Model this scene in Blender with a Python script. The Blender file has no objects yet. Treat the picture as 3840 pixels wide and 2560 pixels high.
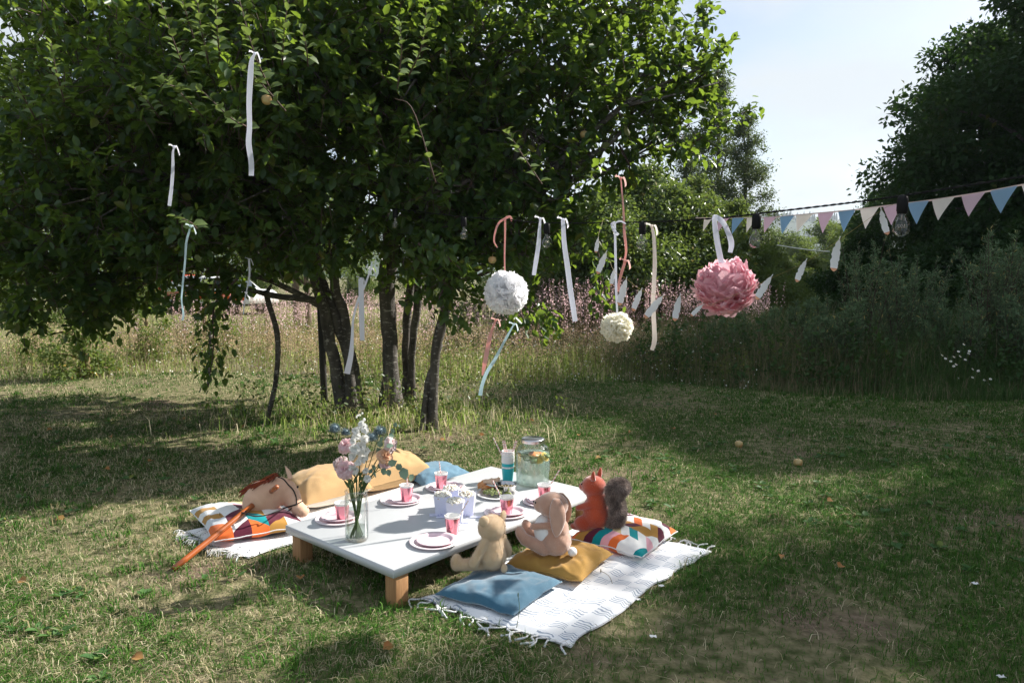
import bpy, bmesh, math, random
import numpy as np
from mathutils import Vector, Matrix

# ------------------------------------------------------------------ camera, sky, sun, exposure
scene = bpy.context.scene
COL = scene.collection
FOC, PITCH, ROLL, HC = 2700.0, 0.0892, 0.0064, 1.40
HS, KW = 1.53, 1.40/1.53      # the grounds are laid out for an eye at 1.53 m, then scaled to the real 1.40 m
cd = bpy.data.cameras.new('camera'); cam = bpy.data.objects.new('camera', cd); COL.objects.link(cam)
cd.sensor_width = 36.0; cd.lens = FOC / 3840 * 36; cd.clip_start = 0.05; cd.clip_end = 5000
cam.matrix_world = Matrix.Translation((0, 0, HC)) @ Matrix.Rotation(math.pi/2 - PITCH, 4, 'X') @ Matrix.Rotation(ROLL, 4, 'Z')
scene.camera = cam

SUN_AZ, SUN_EL = math.radians(65), math.radians(38)        # azimuth measured from the view direction (+Y) to the right (+X)
world = bpy.data.worlds.new('World'); scene.world = world; world.use_nodes = True
wn, wl = world.node_tree.nodes, world.node_tree.links
bg = wn['Background']; bg.inputs['Strength'].default_value = 0.084
sky = wn.new('ShaderNodeTexSky'); sky.sky_type = 'NISHITA'; sky.sun_disc = False
sky.sun_elevation = SUN_EL; sky.sun_rotation = SUN_AZ
sky.air_density = 1.0; sky.dust_density = 2.0; sky.ozone_density = 1.0
tc = wn.new('ShaderNodeTexCoord'); mp = wn.new('ShaderNodeMapping'); mp.inputs['Scale'].default_value = (1.0, 1.0, 2.6)
nz = wn.new('ShaderNodeTexNoise'); nz.inputs['Scale'].default_value = 3.4; nz.inputs['Detail'].default_value = 7; nz.inputs['Roughness'].default_value = 0.55
rp = wn.new('ShaderNodeValToRGB'); rp.color_ramp.elements[0].position = 0.40; rp.color_ramp.elements[1].position = 0.60
rp.color_ramp.elements[0].color = (0.15, 0.15, 0.15, 1); rp.color_ramp.elements[1].color = (0.96, 0.96, 0.96, 1)
mx = wn.new('ShaderNodeMixRGB'); mx.inputs['Color2'].default_value = (4.85, 5.2, 5.5, 1)
wl.new(tc.outputs['Generated'], mp.inputs['Vector']); wl.new(mp.outputs['Vector'], nz.inputs['Vector']); wl.new(nz.outputs['Fac'], rp.inputs['Fac'])
wl.new(rp.outputs['Color'], mx.inputs['Fac']); wl.new(sky.outputs['Color'], mx.inputs['Color1']); wl.new(mx.outputs['Color'], bg.inputs['Color'])

sl = bpy.data.lights.new('sun', 'SUN'); sun = bpy.data.objects.new('sun', sl); COL.objects.link(sun)
sl.energy = 5.0; sl.angle = math.radians(0.55); sl.color = (1.0, 0.955, 0.88)
SUND = Vector((math.cos(SUN_EL)*math.sin(SUN_AZ), math.cos(SUN_EL)*math.cos(SUN_AZ), math.sin(SUN_EL)))
sun.rotation_euler = SUND.to_track_quat('Z', 'Y').to_euler(); sun.location = (12, 6, 20)
scene.view_settings.view_transform = 'Standard'; scene.view_settings.look = 'None'
scene.view_settings.exposure = 0.95; scene.view_settings.gamma = 1.0; scene.view_settings.use_curve_mapping = False
scene.render.engine = 'CYCLES'
scene.cycles.use_denoising = True; scene.cycles.max_bounces = 12; scene.cycles.transparent_max_bounces = 24
scene.cycles.diffuse_bounces = 8; scene.cycles.glossy_bounces = 3; scene.cycles.transmission_bounces = 6; scene.cycles.volume_bounces = 0
scene.cycles.caustics_reflective = False; scene.cycles.caustics_refractive = False

rng = np.random.default_rng(7); random.seed(7)

# ------------------------------------------------------------------ where a photographed point stands in the place
def ray(u, v):
    x, y = u - 1920, v - 1280
    cr, sr = math.cos(ROLL), math.sin(ROLL)
    px, py = cr*x + sr*y, -sr*x + cr*y
    c, s = math.cos(PITCH), math.sin(PITCH)
    dx, up = px/FOC, -py/FOC
    return np.array([dx, c + up*s, -s + up*c])
VS = 3840/2352
CUR = [HC]
def G(u, v, z=0.0):                       # view coordinates -> point at height z
    r = ray(u*VS, v*VS); t = (z - CUR[0])/r[2]; return np.array([0, 0, CUR[0]]) + t*r
def A(u, v, Y):                           # view coordinates -> point at distance Y
    r = ray(u*VS, v*VS); return np.array([0, 0, CUR[0]]) + Y/r[1]*r
def zc(ox, oy, s):                        # enlarged-crop coordinates -> view coordinates
    return lambda x, y: ((ox + x/s)/VS, (oy + y/s)/VS)
z1 = zc(600, 1500, 1.96); z2 = zc(1700, 1600, 3.92); z4 = zc(1550, 1780, 5.227); z3 = zc(1200, 1500, 5.227)
z5 = zc(2500, 600, 1.743); z6 = zc(1600, 750, 1.68); z7 = zc(660, 1700, 3.92); z8 = zc(1050, 1000, 2.614); z9 = zc(0, 800, 1.3835)
zp = zc(1500, 1550, 1.96)

# ------------------------------------------------------------------ mesh helpers
def mesh_np(name, V, loops, starts, totals, smooth=True, uv=None):
    V = np.asarray(V, np.float32); me = bpy.data.meshes.new(name)
    me.vertices.add(len(V)); me.vertices.foreach_set('co', V.ravel())
    loops = np.asarray(loops, np.int32); me.loops.add(len(loops)); me.loops.foreach_set('vertex_index', loops)
    me.polygons.add(len(starts)); me.polygons.foreach_set('loop_start', np.asarray(starts, np.int32))
    try: me.polygons.foreach_set('loop_total', np.asarray(totals, np.int32))
    except Exception: pass
    if smooth: me.polygons.foreach_set('use_smooth', np.ones(len(starts), bool))
    if uv is not None:
        l = me.uv_layers.new(name='UVMap'); l.data.foreach_set('uv', np.asarray(uv, np.float32)[loops].ravel())
    me.update(calc_edges=True); me.validate(clean_customdata=False)
    return me
class MB:
    def __init__(s): s.v = []; s.l = []; s.t = []; s.n = 0; s.uv = []
    def add(s, V, faces, uv=None):
        V = np.asarray(V, float)
        for f in faces:
            s.l.extend([i + s.n for i in f]); s.t.append(len(f))
        s.v.append(V); s.n += len(V)
        s.uv.append(np.zeros((len(V), 2)) if uv is None else np.asarray(uv, float))
        return s
    def mesh(s, name, off=None, smooth=True):
        V = np.concatenate(s.v)
        if off is not None: V = V - np.asarray(off)
        t = np.array(s.t); st = np.concatenate([[0], np.cumsum(t)[:-1]])
        return mesh_np(name, V, s.l, st, t, smooth, np.concatenate(s.uv))
    # ---- shapes
    def box(s, c, size, R=None, bev=0.0):
        x, y, z = [q/2 for q in size]; b = min(bev, x*.9, y*.9, z*.9)
        if b <= 0:
            V = np.array([[i*x, j*y, k*z] for k in (-1, 1) for j in (-1, 1) for i in (-1, 1)])
            F = [(0, 2, 3, 1), (4, 5, 7, 6), (0, 1, 5, 4), (2, 6, 7, 3), (0, 4, 6, 2), (1, 3, 7, 5)]
        else:
            bm = bmesh.new(); bmesh.ops.create_cube(bm, size=2)
            for q in bm.verts: q.co = Vector((q.co.x*x, q.co.y*y, q.co.z*z))
            bmesh.ops.bevel(bm, geom=bm.edges[:], offset=b, segments=2, affect='EDGES', profile=.5)
            bm.verts.index_update(); V = np.array([q.co[:] for q in bm.verts]); F = [[q.index for q in f.verts] for f in bm.faces]; bm.free()
        if R is not None: V = V @ np.asarray(R).T
        return s.add(V + np.asarray(c), F)
    def tube(s, P, r, n=6, cap=True, flat=None):
        P = np.asarray(P, float); m = len(P); r = np.broadcast_to(np.asarray(r, float), (m,))
        T = np.gradient(P, axis=0); T /= np.linalg.norm(T, axis=1)[:, None] + 1e-12
        up = np.array([0, 0, 1.0]) if abs(T[0][2]) < .9 else np.array([1.0, 0, 0])
        V = []; X = np.cross(T[0], up)
        for i in range(m):
            X = X - T[i]*np.dot(X, T[i]); X /= np.linalg.norm(X) + 1e-12; Y = np.cross(T[i], X)
            for k in range(n):
                a = 2*math.pi*k/n; V.append(P[i] + r[i]*(math.cos(a)*X + math.sin(a)*Y))
        F = [(i*n + k, i*n + (k+1) % n, (i+1)*n + (k+1) % n, (i+1)*n + k) for i in range(m-1) for k in range(n)]
        if cap: F += [tuple(range(n))[::-1], tuple(range((m-1)*n, m*n))]
        return s.add(V, F)
    def lathe(s, prof, n=24, c=(0, 0, 0), close=False, ax=None):
        V = []; m = len(prof)
        for (r, z) in prof:
            for k in range(n):
                a = 2*math.pi*k/n; V.append((r*math.cos(a), r*math.sin(a), z))
        F = [(i*n + k, i*n + (k+1) % n, (i+1)*n + (k+1) % n, (i+1)*n + k) for i in range(m-1) for k in range(n)]
        V = np.array(V)
        if ax is not None: V = V @ np.asarray(ax).T
        return s.add(V + np.asarray(c), F)
    def ell(s, c, r, R=None, sub=2):
        bm = bmesh.new(); bmesh.ops.create_icosphere(bm, subdivisions=sub, radius=1)
        V = np.array([q.co[:] for q in bm.verts]) * np.asarray(r); F = [[q.index for q in f.verts] for f in bm.faces]; bm.free()
        if R is not None: V = V @ np.asarray(R).T
        return s.add(V + np.asarray(c), F)
    def caps(s, a, b, ra, rb=None, k=7):
        rb = ra if rb is None else rb
        for i in range(k):
            t = i/(k-1); s.ell((1-t)*np.asarray(a) + t*np.asarray(b), [(1-t)*ra + t*rb]*3)
        return s
    def grid(s, P, uv=None, flip=False):
        P = np.asarray(P, float); a, b = P.shape[:2]
        F = [(i*b + j, (i+1)*b + j, (i+1)*b + j+1, i*b + j+1) for i in range(a-1) for j in range(b-1)]
        if flip: F = [f[::-1] for f in F]
        return s.add(P.reshape(-1, 3), F, None if uv is None else np.asarray(uv).reshape(-1, 2))
    def strip(s, P, w, side, curl=0.0):
        """flat ribbon along P, width w (scalar or list) across direction side"""
        P = np.asarray(P, float); m = len(P); w = np.broadcast_to(np.asarray(w, float), (m,)); side = np.asarray(side, float)
        if side.ndim == 1: side = np.tile(side, (m, 1))
        L = P - side*w[:, None]/2; R = P + side*w[:, None]/2; M = P + np.array([0, -1, 0])*w[:, None]*curl
        return s.grid(np.stack([L, M, R], 1))

def wloc(o):
    p = np.zeros(3)
    while o is not None: p = p + np.array(o.location[:]); o = o.parent
    return p
def add_obj(name, me, m=None, parent=None):
    o = bpy.data.objects.new(name, me); COL.objects.link(o)
    if m is not None:
        for q in (m if isinstance(m, (list, tuple)) else [m]): me.materials.append(q)
    if parent is not None: o.parent = parent
    return o
def build(name, mb, m=None, parent=None, local=False, smooth=True, label=None, kind=None):
    me = mb.mesh(name, None if (local or parent is None) else wloc(parent), smooth)
    o = add_obj(name, me, m, parent)
    if label: o['label'] = label
    if kind: o['kind'] = kind
    return o
def tag(o, label, cat, group=None):
    o['label'] = label; o['category'] = cat
    if group: o['group'] = group
    return o
def thing(name, label, cat, loc=(0, 0, 0), rz=0.0, group=None):
    o = bpy.data.objects.new(name, None); COL.objects.link(o); o.empty_display_size = .05
    o.location = [float(q) for q in loc]; o.rotation_euler = (0, 0, rz)
    return tag(o, label, cat, group)
def struct(name, mb, m, smooth=True):
    o = build(name, mb, m, smooth=smooth); o['kind'] = 'structure'; return o
def solo(name, mb, m, label, cat, group=None, loc=None, smooth=True):
    """a thing that is one mesh, its origin at loc"""
    V = np.concatenate(mb.v); loc = np.array([V[:, 0].mean(), V[:, 1].mean(), V[:, 2].min()]) if loc is None else np.asarray(loc)
    me = mb.mesh(name, loc, smooth); o = add_obj(name, me, m); o.location = loc
    return tag(o, label, cat, group)
def dup(o, parent=None):
    c = o.copy(); COL.objects.link(c)
    if parent is not None: c.parent = parent
    for ch in o.children: dup(ch, c)
    return c

SEEN = set()
def section(scaled):
    """start a part of the script laid out for the 1.53 m eye (scaled) or for the real one"""
    for o in list(COL.objects):
        if o.name in SEEN: continue
        SEEN.add(o.name)
        if CUR[0] == HS and o.parent is None and o.type in ('MESH', 'EMPTY'): o.location = o.location*KW; o.scale = o.scale*KW
    CUR[0] = HS if scaled else HC
def vnoise(x, y, seed=0, octv=1, f=1.0):
    """smooth value noise in 0..1 for numpy arrays"""
    out = 0; amp = 1; tot = 0
    for o in range(octv):
        r = np.random.default_rng(seed + o*31); tab = r.random((256, 256))
        X, Y = np.asarray(x)*f, np.asarray(y)*f; xi, yi = np.floor(X).astype(int), np.floor(Y).astype(int); fx, fy = X - xi, Y - yi
        fx = fx*fx*(3 - 2*fx); fy = fy*fy*(3 - 2*fy); g = lambda i, j: tab[i % 256, j % 256]
        out = out + amp*((g(xi, yi)*(1-fx) + g(xi+1, yi)*fx)*(1-fy) + (g(xi, yi+1)*(1-fx) + g(xi+1, yi+1)*fx)*fy)
        tot += amp; amp *= .5; f *= 2
    return out/tot

def frames(D, U):
    Y = D/(np.linalg.norm(D, axis=1)[:, None] + 1e-9); X = np.cross(Y, U); X /= np.linalg.norm(X, axis=1)[:, None] + 1e-9
    return X, Y, np.cross(X, Y)
LEAF8 = (np.array([[0, 0, 0], [-.30, .28, .07], [0, .28, -.02], [.30, .28, .07], [-.27, .66, .05], [0, .66, -.03], [.27, .66, .05], [0, 1, -.12]]),
         [(0, 2, 1), (0, 3, 2), (1, 2, 5, 4), (2, 3, 6, 5), (4, 5, 7), (5, 6, 7)])
LEAF4 = (np.array([[0, 0, 0], [.30, .45, .09], [0, 1, -.05], [-.30, .45, .09]]), [(0, 1, 2), (0, 2, 3)])
LEAF6 = (np.array([[0, 0, 0], [.27, .26, .08], [.25, .66, .07], [0, 1, -.10], [-.25, .66, .07], [-.27, .26, .08]]), [(0, 1, 2, 3), (0, 3, 4, 5)])
LEAFN = (np.array([[0, 0, 0], [.11, .4, .02], [0, 1, -.08], [-.11, .4, .02]]), [(0, 1, 2), (0, 2, 3)])
def scatter(name, tmpl, P, D, U, S, smooth=False):
    """one mesh of len(P) leaves; S = length, D = direction along the leaf, U = rough upper side"""
    TV, TF = tmpl; n = len(P); X, Y, Z = frames(D, U); S = np.broadcast_to(np.asarray(S, float), (n,))
    V = P[:, None, :] + S[:, None, None]*(TV[None, :, 0, None]*X[:, None, :] + TV[None, :, 1, None]*Y[:, None, :] + TV[None, :, 2, None]*Z[:, None, :])
    k = len(TV); lp = np.concatenate([np.array(f) for f in TF]); tt = np.array([len(f) for f in TF])
    loops = (lp[None, :] + (np.arange(n)*k)[:, None]).ravel(); tot = np.tile(tt, n); st = np.concatenate([[0], np.cumsum(tot)[:-1]])
    return mesh_np(name, V.reshape(-1, 3), loops, st, tot, smooth)
def prisms(name, P0, P1, r0, r1):
    """many thin three-sided sticks in one mesh"""
    n = len(P0); D = P1 - P0; X, Y, Z = frames(D, np.tile([.3, .5, .8], (n, 1)))
    V = np.zeros((n, 6, 3)); r0 = np.broadcast_to(r0, (n,)); r1 = np.broadcast_to(r1, (n,))
    for k in range(3):
        a = 2*math.pi*k/3; q = math.cos(a)*X + math.sin(a)*Z; V[:, k] = P0 + q*r0[:, None]; V[:, k+3] = P1 + q*r1[:, None]
    lp = np.array([0, 1, 4, 3, 1, 2, 5, 4, 2, 0, 3, 5]); loops = (lp[None] + (np.arange(n)*6)[:, None]).ravel()
    return mesh_np(name, V.reshape(-1, 3), loops, np.arange(n*3)*4, np.full(n*3, 4), True)
def rv(n, s=1.0): return rng.normal(size=(n, 3))*s

def spline(P, n):
    """Catmull-Rom through P, n samples"""
    P = np.asarray(P, float); m = len(P)
    if m < 3: return np.linspace(P[0], P[-1], n)
    Q = np.concatenate([[2*P[0]-P[1]], P, [2*P[-1]-P[-2]]]); out = []
    for t in np.linspace(0, m-1-1e-9, n):
        i = int(t); f = t - i; a, b, c, d = Q[i:i+4]
        out.append(.5*((2*b) + (-a+c)*f + (2*a-5*b+4*c-d)*f*f + (-a+3*b-3*c+d)*f**3))
    return np.array(out)
def rot(axis, a):
    return np.array(Matrix.Rotation(a, 3, axis))

def remesh(mb, voxel, smooth=6):
    """one continuous skin round overlapping lumps"""
    me = mb.mesh('lumps'); o = bpy.data.objects.new('lumps', me); COL.objects.link(o)
    r = o.modifiers.new('r', 'REMESH'); r.mode = 'VOXEL'; r.voxel_size = voxel; r.use_smooth_shade = True
    s = o.modifiers.new('s', 'SMOOTH'); s.factor = .5; s.iterations = smooth
    dg = bpy.context.evaluated_depsgraph_get(); e = o.evaluated_get(dg); m2 = bpy.data.meshes.new_from_object(e)
    bpy.data.objects.remove(o); bpy.data.meshes.remove(me)
    m2.polygons.foreach_set('use_smooth', np.ones(len(m2.polygons), bool)); return m2

# ------------------------------------------------------------------ materials
MATS = {}
def mat(name, col, rough=.6, var=.12, scale=8.0, bump=0.0, bscale=60.0, metal=0.0, sheen=0.0, spec=.5, trans=0.0, coat=0.0, island=0.0, hue2=None, stretch=None):
    """Principled material: base colour broken up by object-space noise, optional second hue, bump, translucency and per-piece variation"""
    m = bpy.data.materials.new(name); m.use_nodes = True; N, L = m.node_tree.nodes, m.node_tree.links; b = N['Principled BSDF']
    b.inputs['Roughness'].default_value = rough; b.inputs['Metallic'].default_value = metal
    b.inputs['Specular IOR Level'].default_value = spec
    if sheen: b.inputs['Sheen Weight'].default_value = sheen; b.inputs['Sheen Roughness'].default_value = .5
    if coat: b.inputs['Coat Weight'].default_value = coat; b.inputs['Coat Roughness'].default_value = .1
    t = N.new('ShaderNodeTexCoord'); vec = t.outputs['Object']
    if stretch:
        mpn = N.new('ShaderNodeMapping'); mpn.inputs['Scale'].default_value = stretch; L.new(vec, mpn.inputs['Vector']); vec = mpn.outputs['Vector']
    nz = N.new('ShaderNodeTexNoise'); nz.inputs['Scale'].default_value = scale; nz.inputs['Detail'].default_value = 4; L.new(vec, nz.inputs['Vector'])
    c0 = np.array(col); r = N.new('ShaderNodeValToRGB'); e = r.color_ramp.elements
    lo = c0*(1-var) if hue2 is None else np.array(hue2); hi = np.minimum(c0*(1+var), 1.0) if hue2 is None else c0
    e[0].position = .3; e[0].color = (*lo, 1); e[1].position = .7; e[1].color = (*hi, 1)
    L.new(nz.outputs['Fac'], r.inputs['Fac']); colout = r.outputs['Color']
    if island:
        g = N.new('ShaderNodeNewGeometry'); mr = N.new('ShaderNodeMapRange'); mr.inputs['To Min'].default_value = 1-island; mr.inputs['To Max'].default_value = 1+island
        L.new(g.outputs['Random Per Island'], mr.inputs['Value']); hs = N.new('ShaderNodeHueSaturation'); L.new(colout, hs.inputs['Color']); L.new(mr.outputs['Result'], hs.inputs['Value'])
        mr2 = N.new('ShaderNodeMapRange'); mr2.inputs['To Min'].default_value = .5 - .04*island; mr2.inputs['To Max'].default_value = .5 + .03*island
        L.new(g.outputs['Random Per Island'], mr2.inputs['Value']); L.new(mr2.outputs['Result'], hs.inputs['Hue']); colout = hs.outputs['Color']
    L.new(colout, b.inputs['Base Color'])
    if bump:
        n2 = N.new('ShaderNodeTexNoise'); n2.inputs['Scale'].default_value = bscale; n2.inputs['Detail'].default_value = 3; L.new(vec, n2.inputs['Vector'])
        bp = N.new('ShaderNodeBump'); bp.inputs['Strength'].default_value = bump; bp.inputs['Distance'].default_value = .01; L.new(n2.outputs['Fac'], bp.inputs['Height']); L.new(bp.outputs['Normal'], b.inputs['Normal'])
    if trans:
        tr = N.new('ShaderNodeBsdfTranslucent'); L.new(colout, tr.inputs['Color']); mxs = N.new('ShaderNodeMixShader'); mxs.inputs['Fac'].default_value = trans
        L.new(b.outputs['BSDF'], mxs.inputs[1]); L.new(tr.outputs['BSDF'], mxs.inputs[2]); L.new(mxs.outputs['Shader'], N['Material Output'].inputs['Surface'])
    MATS[name] = m; return m
def leafmat(name, c1, c2, tcol, rough=.42, trans=.34, spec=.4, pos=0.0):
    """leaf: two greens picked per leaf, light passing through in a yellower green"""
    m = bpy.data.materials.new(name); m.use_nodes = True; N, L = m.node_tree.nodes, m.node_tree.links; b = N['Principled BSDF']
    b.inputs['Roughness'].default_value = rough; b.inputs['Specular IOR Level'].default_value = spec
    g = N.new('ShaderNodeNewGeometry'); r = N.new('ShaderNodeValToRGB'); r.color_ramp.elements[0].color = (*c1, 1); r.color_ramp.elements[1].color = (*c2, 1); r.color_ramp.elements[1].position = .93; e3 = r.color_ramp.elements.new(.985); e3.color = (c2[0]*2.2 + .03, c2[1]*1.35, c2[2]*.9, 1)
    fac = g.outputs['Random Per Island']
    if pos:
        nz = N.new('ShaderNodeTexNoise'); nz.inputs['Scale'].default_value = pos; nz.inputs['Detail'].default_value = 3; L.new(g.outputs['Position'], nz.inputs['Vector'])
        mr = N.new('ShaderNodeMapRange'); mr.inputs['From Min'].default_value = .35; mr.inputs['From Max'].default_value = .65; L.new(nz.outputs['Fac'], mr.inputs['Value'])
        mm = N.new('ShaderNodeMixRGB'); mm.inputs['Fac'].default_value = .6; L.new(fac, mm.inputs['Color1']); L.new(mr.outputs['Result'], mm.inputs['Color2']); fac = mm.outputs['Color']
    L.new(fac, r.inputs['Fac']); L.new(r.outputs['Color'], b.inputs['Base Color'])
    tr = N.new('ShaderNodeBsdfTranslucent'); tr.inputs['Color'].default_value = (*tcol, 1); mxs = N.new('ShaderNodeMixShader'); mxs.inputs['Fac'].default_value = trans
    L.new(b.outputs['BSDF'], mxs.inputs[1]); L.new(tr.outputs['BSDF'], mxs.inputs[2]); L.new(mxs.outputs['Shader'], N['Material Output'].inputs['Surface'])
    return m
def glassmat(name, tint=(.96, .98, .97), refl=.10, rough=.02):
    """thin clear glass: light goes straight through, with a mirror reflection that grows at grazing angles"""
    m = bpy.data.materials.new(name); m.use_nodes = True; N, L = m.node_tree.nodes, m.node_tree.links; N.remove(N['Principled BSDF'])
    t = N.new('ShaderNodeBsdfTransparent'); t.inputs['Color'].default_value = (*tint, 1); gl = N.new('ShaderNodeBsdfGlossy'); gl.inputs['Roughness'].default_value = rough
    lw = N.new('ShaderNodeLayerWeight'); lw.inputs['Blend'].default_value = .25
    mr = N.new('ShaderNodeMapRange'); mr.inputs['To Min'].default_value = refl*.5; mr.inputs['To Max'].default_value = .40; L.new(lw.outputs['Fresnel'], mr.inputs['Value'])
    mxs = N.new('ShaderNodeMixShader'); L.new(mr.outputs['Result'], mxs.inputs['Fac']); L.new(t.outputs['BSDF'], mxs.inputs[1]); L.new(gl.outputs['BSDF'], mxs.inputs[2])
    L.new(mxs.outputs['Shader'], N['Material Output'].inputs['Surface']); return m

def wetmat(name, tint, ior, fac=.5, bright_fill=.0):
    """clear liquid or thick glass: half bends the light, half lets it straight through"""
    m = bpy.data.materials.new(name); m.use_nodes = True; N, L = m.node_tree.nodes, m.node_tree.links; N.remove(N['Principled BSDF'])
    t = N.new('ShaderNodeBsdfTransparent'); t.inputs['Color'].default_value = (*tint, 1); g = N.new('ShaderNodeBsdfGlass'); g.inputs['IOR'].default_value = ior; g.inputs['Color'].default_value = (*tint, 1); g.inputs['Roughness'].default_value = .02
    x = N.new('ShaderNodeMixShader'); x.inputs['Fac'].default_value = fac; L.new(t.outputs['BSDF'], x.inputs[1]); L.new(g.outputs['BSDF'], x.inputs[2]); out = x
    if bright_fill:  # pale share stands in for bright surroundings refracted through the liquid
        d = N.new('ShaderNodeBsdfTranslucent'); d.inputs['Color'].default_value = (.78, .92, .88, 1); out = N.new('ShaderNodeMixShader'); out.inputs['Fac'].default_value = bright_fill; L.new(x.outputs['Shader'], out.inputs[1]); L.new(d.outputs['BSDF'], out.inputs[2])
    L.new(out.outputs['Shader'], N['Material Output'].inputs['Surface']); return m
section(True)
# ------------------------------------------------------------------ ground, hills
def groundmat():
    m = bpy.data.materials.new('lawn_soil'); m.use_nodes = True; N, L = m.node_tree.nodes, m.node_tree.links; b = N['Principled BSDF']
    b.inputs['Roughness'].default_value = .95; b.inputs['Specular IOR Level'].default_value = .1
    g = N.new('ShaderNodeNewGeometry')
    def noise(s, d=5):
        n = N.new('ShaderNodeTexNoise'); n.inputs['Scale'].default_value = s; n.inputs['Detail'].default_value = d; L.new(g.outputs['Position'], n.inputs['Vector']); return n.outputs['Fac']
    def ramp(f, p0, c0, p1, c1):
        r = N.new('ShaderNodeValToRGB'); e = r.color_ramp.elements; e[0].position = p0; e[0].color = (*c0, 1); e[1].position = p1; e[1].color = (*c1, 1); L.new(f, r.inputs['Fac']); return r.outputs['Color']
    a = ramp(noise(14), .35, (.070, .085, .030), .65, (.27, .23, .135)); c = ramp(noise(40), .3, (.12, .085, .06), .7, (.28, .205, .15))
    k = ramp(noise(1.1, 3), .56, (0, 0, 0), .70, (1, 1, 1)); mx = N.new('ShaderNodeMixRGB'); L.new(k, mx.inputs['Fac']); L.new(a, mx.inputs['Color1']); L.new(c, mx.inputs['Color2'])
    L.new(mx.outputs['Color'], b.inputs['Base Color'])
    bp = N.new('ShaderNodeBump'); bp.inputs['Strength'].default_value = .8; bp.inputs['Distance'].default_value = .02; L.new(noise(60, 6), bp.inputs['Height']); L.new(bp.outputs['Normal'], b.inputs['Normal'])
    return m
gx = np.concatenate([[-1450, -300, -80], np.linspace(-30, 30, 61), [80, 300, 1450]]); gy = np.concatenate([[-40, -10], np.linspace(0, 40, 61), [80, 200, 600, 1500]])
GX, GY = np.meshgrid(gx, gy, indexing='ij')
gb = MB(); gb.grid(np.stack([GX, GY, np.zeros_like(GX)], -1)); struct('ground', gb, groundmat())

hm = mat('hill_forest', (.032, .058, .022), rough=.95, hue2=(.018, .034, .014), scale=.03, bump=1.0, bscale=.25)
hx = np.linspace(-900, 1300, 200); prof = np.array([0, .25, .6, .9, 1.0, .8, .3, 0]); HP = np.zeros((200, 8, 3))
crest = 62 + 46*vnoise(hx, hx*0, 5, 3, 1/260) + 9*vnoise(hx, hx*0, 9, 3, 1/40)
for j in range(8):
    HP[:, j, 0] = hx; HP[:, j, 1] = 760 + 85*j + 60*vnoise(hx, hx*0+j, 12, 2, 1/150); HP[:, j, 2] = crest*prof[j]*(1 + .12*vnoise(hx, hx*0 + 3*j, 21, 2, 1/60)) - .5
hb = MB(); hb.grid(HP); struct('hills', hb, hm)
n = 2600; ix = rng.integers(0, 200, n); jx = rng.choice([2, 3, 4, 4, 4], n); cp = HP[ix, jx] + rng.normal(size=(n, 3))*np.array([6, 14, .5]); cp[:, 2] -= 2
hgt = rng.uniform(8, 17, n)
fo = add_obj('hill_spruces', prisms('hill_spruces', cp, cp + np.stack([0*hgt, 0*hgt, hgt], 1), 3.0, .1), hm); fo['kind'] = 'stuff'; fo['label'] = 'far spruces standing along the crest of the blue hills'

# ------------------------------------------------------------------ leaves and bark
M_apple = leafmat('apple_leaf', (.017, .050, .022), (.042, .090, .028), (.27, .40, .04), rough=.36, trans=.42, spec=.36)
M_apple_lit = leafmat('apple_shoot_leaf_lit', (.095, .155, .055), (.16, .22, .075), (.24, .33, .07), rough=.42, trans=.4)  # paler than the crown leaf: sunlight on the shoots put into the colour
M_wood_leaf = leafmat('wood_leaf', (.014, .040, .014), (.036, .078, .022), (.07, .14, .02), rough=.55, trans=.26, pos=.5, spec=.12)
M_willow = leafmat('willow_leaf', (.055, .105, .030), (.12, .165, .05), (.20, .27, .05), rough=.55, trans=.40, pos=.9, spec=.15)
M_birch = leafmat('birch_leaf', (.055, .082, .045), (.090, .115, .060), (.15, .21, .06), rough=.5, trans=.38, spec=.15)
M_mug = leafmat('mugwort_leaf', (.095, .185, .09), (.27, .37, .21), (.12, .18, .07), rough=.8, trans=.3, spec=.05)
M_weed = leafmat('weed_leaf', (.032, .075, .028), (.075, .13, .045), (.09, .17, .03), rough=.6, trans=.28, pos=1.2, spec=.08)
M_bush = leafmat('shrub_leaf', (.090, .140, .045), (.16, .20, .075), (.26, .36, .06), rough=.5, trans=.42, spec=.15)
M_bark = mat('bark', (.13, .115, .10), rough=.9, hue2=(.028, .024, .021), scale=9, bump=.9, bscale=45, stretch=(1, 1, .35))
def lichen(m):
    N, L = m.node_tree.nodes, m.node_tree.links; b = N['Principled BSDF']; src = b.inputs['Base Color'].links[0].from_socket; t = N.new('ShaderNodeTexCoord'); mp_ = N.new('ShaderNodeMapping'); mp_.inputs['Scale'].default_value = (1, 1, 2.4); L.new(t.outputs['Object'], mp_.inputs['Vector'])
    n = N.new('ShaderNodeTexNoise'); n.inputs['Scale'].default_value = 16; n.inputs['Detail'].default_value = 6; n.inputs['Roughness'].default_value = .7; L.new(mp_.outputs['Vector'], n.inputs['Vector']); r = N.new('ShaderNodeValToRGB'); r.color_ramp.elements[0].position = .56; r.color_ramp.elements[1].position = .63; L.new(n.outputs['Fac'], r.inputs['Fac'])
    x = N.new('ShaderNodeMixRGB'); x.inputs['Color2'].default_value = (.34, .32, .29, 1); L.new(r.outputs['Color'], x.inputs['Fac']); L.new(src, x.inputs['Color1']); L.new(x.outputs['Color'], b.inputs['Base Color'])
lichen(M_bark)
M_barkl = mat('pale_bark', (.30, .22, .17), rough=.9, hue2=(.12, .09, .075), scale=8, bump=.6, bscale=40)
M_twig = mat('twig', (.085, .052, .042), rough=.8, var=.3)
M_stem = mat('dry_stem', (.20, .15, .075), rough=.9, var=.3)

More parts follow.
